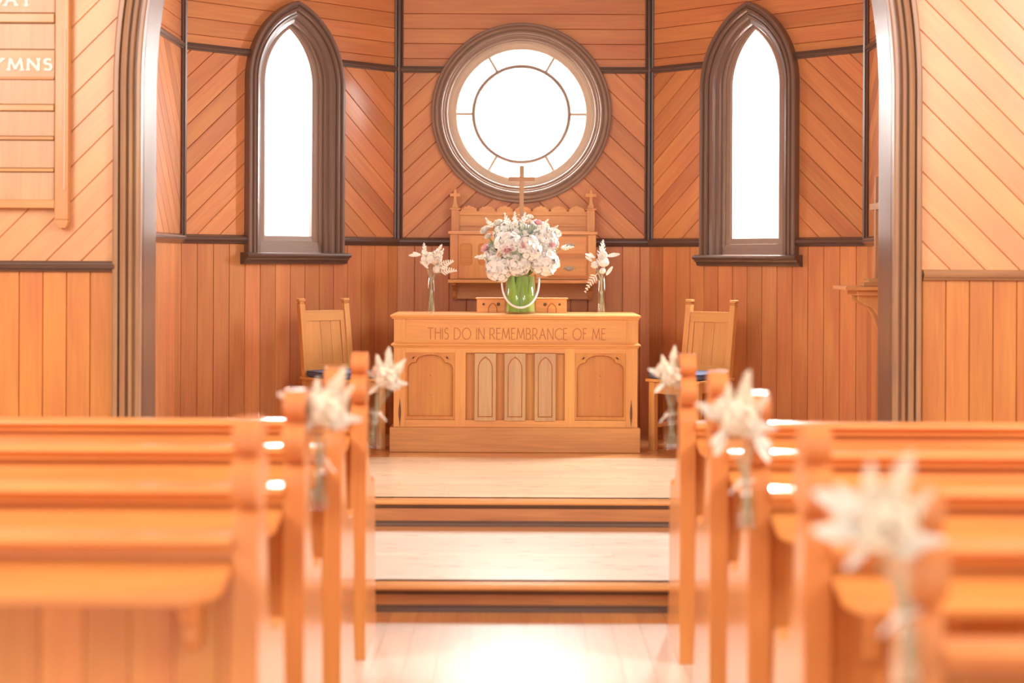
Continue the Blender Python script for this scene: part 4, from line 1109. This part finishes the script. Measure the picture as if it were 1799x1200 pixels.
def items(k, m_=1, lean=0.0, lift=0.0, sc=1.0):
    s_ = sc; l = lean; h = lift
    L_ = [('fluffy', l, -.010, .264+h, .047*s_, None, 'cream', 'full cream bloom'), ('fluffy', l-.030*s_, .0, .285+h, .028*s_, None, 'blush', 'blush bloom behind the cream one'),
          ('fluffy', l+.026*s_, -.012, .238+h, .028*s_, None, 'ivory', 'ivory bloom hanging low'), ('rose', l-.004, -.045, .262+h, .020*s_, (0, -1, .5), 'blush', 'small blush rose'),
          ('plume', l-.020*s_, -.005, .285+h, .078*s_, (-.22, 0, 1), 'cream', 'upright cream plume'), ('plume', l+.008*s_, .0, .285+h, .092*s_, (.12, 0, 1), 'cream', 'tallest cream plume'),
          ('plume', l+.030*s_, -.005, .272+h, .075*s_, (.62, 0, 1), 'cream', 'cream plume leaning right'), ('plume', l-.040*s_, .0, .262+h, .060*s_, (-1, 0, .7), 'ivory', 'short plume leaning left'),
          ('plume', l+.040*s_, .0, .240+h, .052*s_, (1, 0, -.15), 'ivory', 'short plume pointing right'), ('leaf', l-.030*s_, -.02, .235+h, .050*s_, (-.7, -.1, -.7), 'ivory', 'drooping ivory leaf')]
    if k in (3,): L_ += [('leaf', l+.035*s_, -.015, .23+h, .075*s_, (.35, 0, -.9), 'ivory', 'broad ivory leaf hanging right'), ('leaf', l-.03*s_, -.015, .23+h, .060*s_, (-.4, 0, -.9), 'ivory', 'broad ivory leaf hanging left')]
    if k in (2,): L_ += [('leaf', l-.055, -.01, .29+h, .075, (-1, 0, .15), 'ivory', 'cream leaf stretching left')]
    if k == 5: L_ += [('leaf', l-.035, -.02, .29+h, .085, (-1, 0, .25), 'ivory', 'upper cream leaf stretching left'), ('leaf', l-.035, -.02, .25+h, .08, (-1, 0, .05), 'ivory', 'lower cream leaf stretching left')]
    rnd = random.Random(k*7)
    L_ = [(q[0], q[1], q[2], q[3], q[4]*(rnd.uniform(.62, 1.12) if q[0] == 'plume' else 1), (q[5][0]+rnd.uniform(-.25, .25), q[5][1], q[5][2]) if q[0] == 'plume' else q[5], q[6], q[7]) for q in L_]
    return L_
pew_bunch(-1, -.528, 6.22, .792, 'frontmost left pew', items(1, lean=.045))
pew_bunch(-1, -.524, 4.42, .832, 'third left pew', items(2, lean=.02, sc=1.12))
pew_bunch(1, .586, 6.18, .796, 'frontmost right pew', items(4, lean=-.0, lift=.01))
pew_bunch(1, .603, 4.295, .798, 'third right pew', items(3, lean=-.022, lift=.03, sc=1.15))
pew_bunch(1, .603, 2.535, .832, 'nearest right pew', items(5, lean=-.035, lift=-.0, sc=1.0))

# ------------------------------------------------------------------ bracket shelf and cross on the right-hand chancel wall
XW = CX+ho; yS2 = 10.05
Sh = empty('bracket_shelf', (XW, yS2, 1.337), 0, 'small wooden bracket shelf on the right chancel wall beside the arch', 'shelf')
B('shelf_board', 'cab', Sh, (-.29, -.002, -.20, .20, -.012, .010), bevel=.004)
B('shelf_moulding', 'cab', Sh, (-.21, -.002, -.15, .15, -.045, -.012), bevel=.006)
for y in (-.10, .07):
    mb = MB(); mb.prism([(0, 0), (.19, 0), (.19, -.03), (.15, -.055), (.10, -.075), (.07, -.12), (.045, -.19), (.02, -.23), (0, -.25)], (-.002, y, -.045), Vector((-1, 0, 0)), Vector((0, 0, 1)), Vector((0, 1, 0)), .035); mb.build('bracket', 'cab', Sh, .003)
C2 = empty('shelf_cross', (XW-.060, yS2, 1.348), 0, 'plain wooden cross on a stepped base on the small wall shelf', 'cross')
B('stepped_base', 'altar_lt', C2, (-.10, .045, -.10, .10, 0, .022), (-.065, .035, -.075, .075, .022, .048), bevel=.002)
B('post', 'crossw', C2, (-.014, .014, -.018, .018, .048, .665), bevel=.002, grain=2)
B('arm', 'crossw', C2, (-.016, .016, -.15, .15, .465, .505), bevel=.002)

# ------------------------------------------------------------------ hymn board on the left nave wall
yH = YN-.045; sH = F/yH
hx = lambda p: (p-906)/sH
hz = lambda q: CAMZ-(q-452.5)/sH
H = empty('hymn_board', (0, 0, 0), 0, 'wooden hymn board with white capital letters on the left wall', 'board')
def hb_(name, x0, x1, y0, y1, zt_, zb_, mat='hymn', bev=.002, grain=None, parent=None):
    return B(name, mat, parent or H, (hx(x0), hx(x1), y0, y1, hz(zb_), hz(zt_)), bevel=bev, grain=grain)
hb_('back_panel', -58, 96, yH+.02, YN-.002, -55, 355, 'hymn_lt')
for i, (a, c_) in enumerate(((-55, -15), (-12, 22), (42, 86), (140, 183), (196, 239), (247, 295), (303, 351))):
    hb_('plank', -50, 94, yH+.006, yH+.022, a, c_, 'hymn_lt', grain=2)
hp = hb_('title_plank', -50, 94, yH+.004, yH+.022, 88, 136, 'hymn')
for a, c_ in ((24, 40), (136, 140), (184, 195), (240, 246), (296, 302)):
    hb_('card_ledge', -50, 94, yH-.008, yH+.02, a, c_, 'hymn', .004)
hb_('bottom_rail', -54, 96, yH-.012, YN-.002, 351, 366, 'hymn', .004)
for a in (96, -82):
    st_ = hb_('stile', a, a+24, yH-.012, YN-.002, -60, 386, 'hymn', .004, 2)
    mb = MB(); mb.prism([(hx(a), hz(386)), (hx(a+24), hz(386)), (hx(a+24), hz(391)), (hx(a+22), hz(397)), (hx(a+19), hz(401)), (hx(a+7), hz(401)), (hx(a+3), hz(396)), (hx(a), hz(392))][::-1], (0, yH-.016, 0), Vector((1, 0, 0)), Vector((0, 0, 1)), Vector((0, 1, 0)), .055); mb.build('foot_scroll', 'hymn', st_, .003)
    hb_('chamfer_bead', a+15, a+20, yH-.017, yH-.010, 52, 335, 'hymn_lt', .002, 2, st_)
mb = MB(); letters(mb, 'HYMNS', Vector((hx(-44), yH+.004, hz(123))), Vector((1, 0, 0)), Vector((0, 0, 1)), Vector((0, -1, 0)), (123-104)/sH, hx(89)-hx(-44), .0125, .006, True, .34)
mb.build('lettering', 'letter', hp)
pk = [o for o in bpy.data.objects if o.parent == H and o.name.startswith('plank')][1]
mb = MB(); letters(mb, 'DAY', Vector((hx(-20), yH+.006, hz(9.5))), Vector((1, 0, 0)), Vector((0, 0, 1)), Vector((0, -1, 0)), 19/sH, hx(54)-hx(-20), .0125, .006, True, .26)
mb.build('lettering', 'letter', pk)
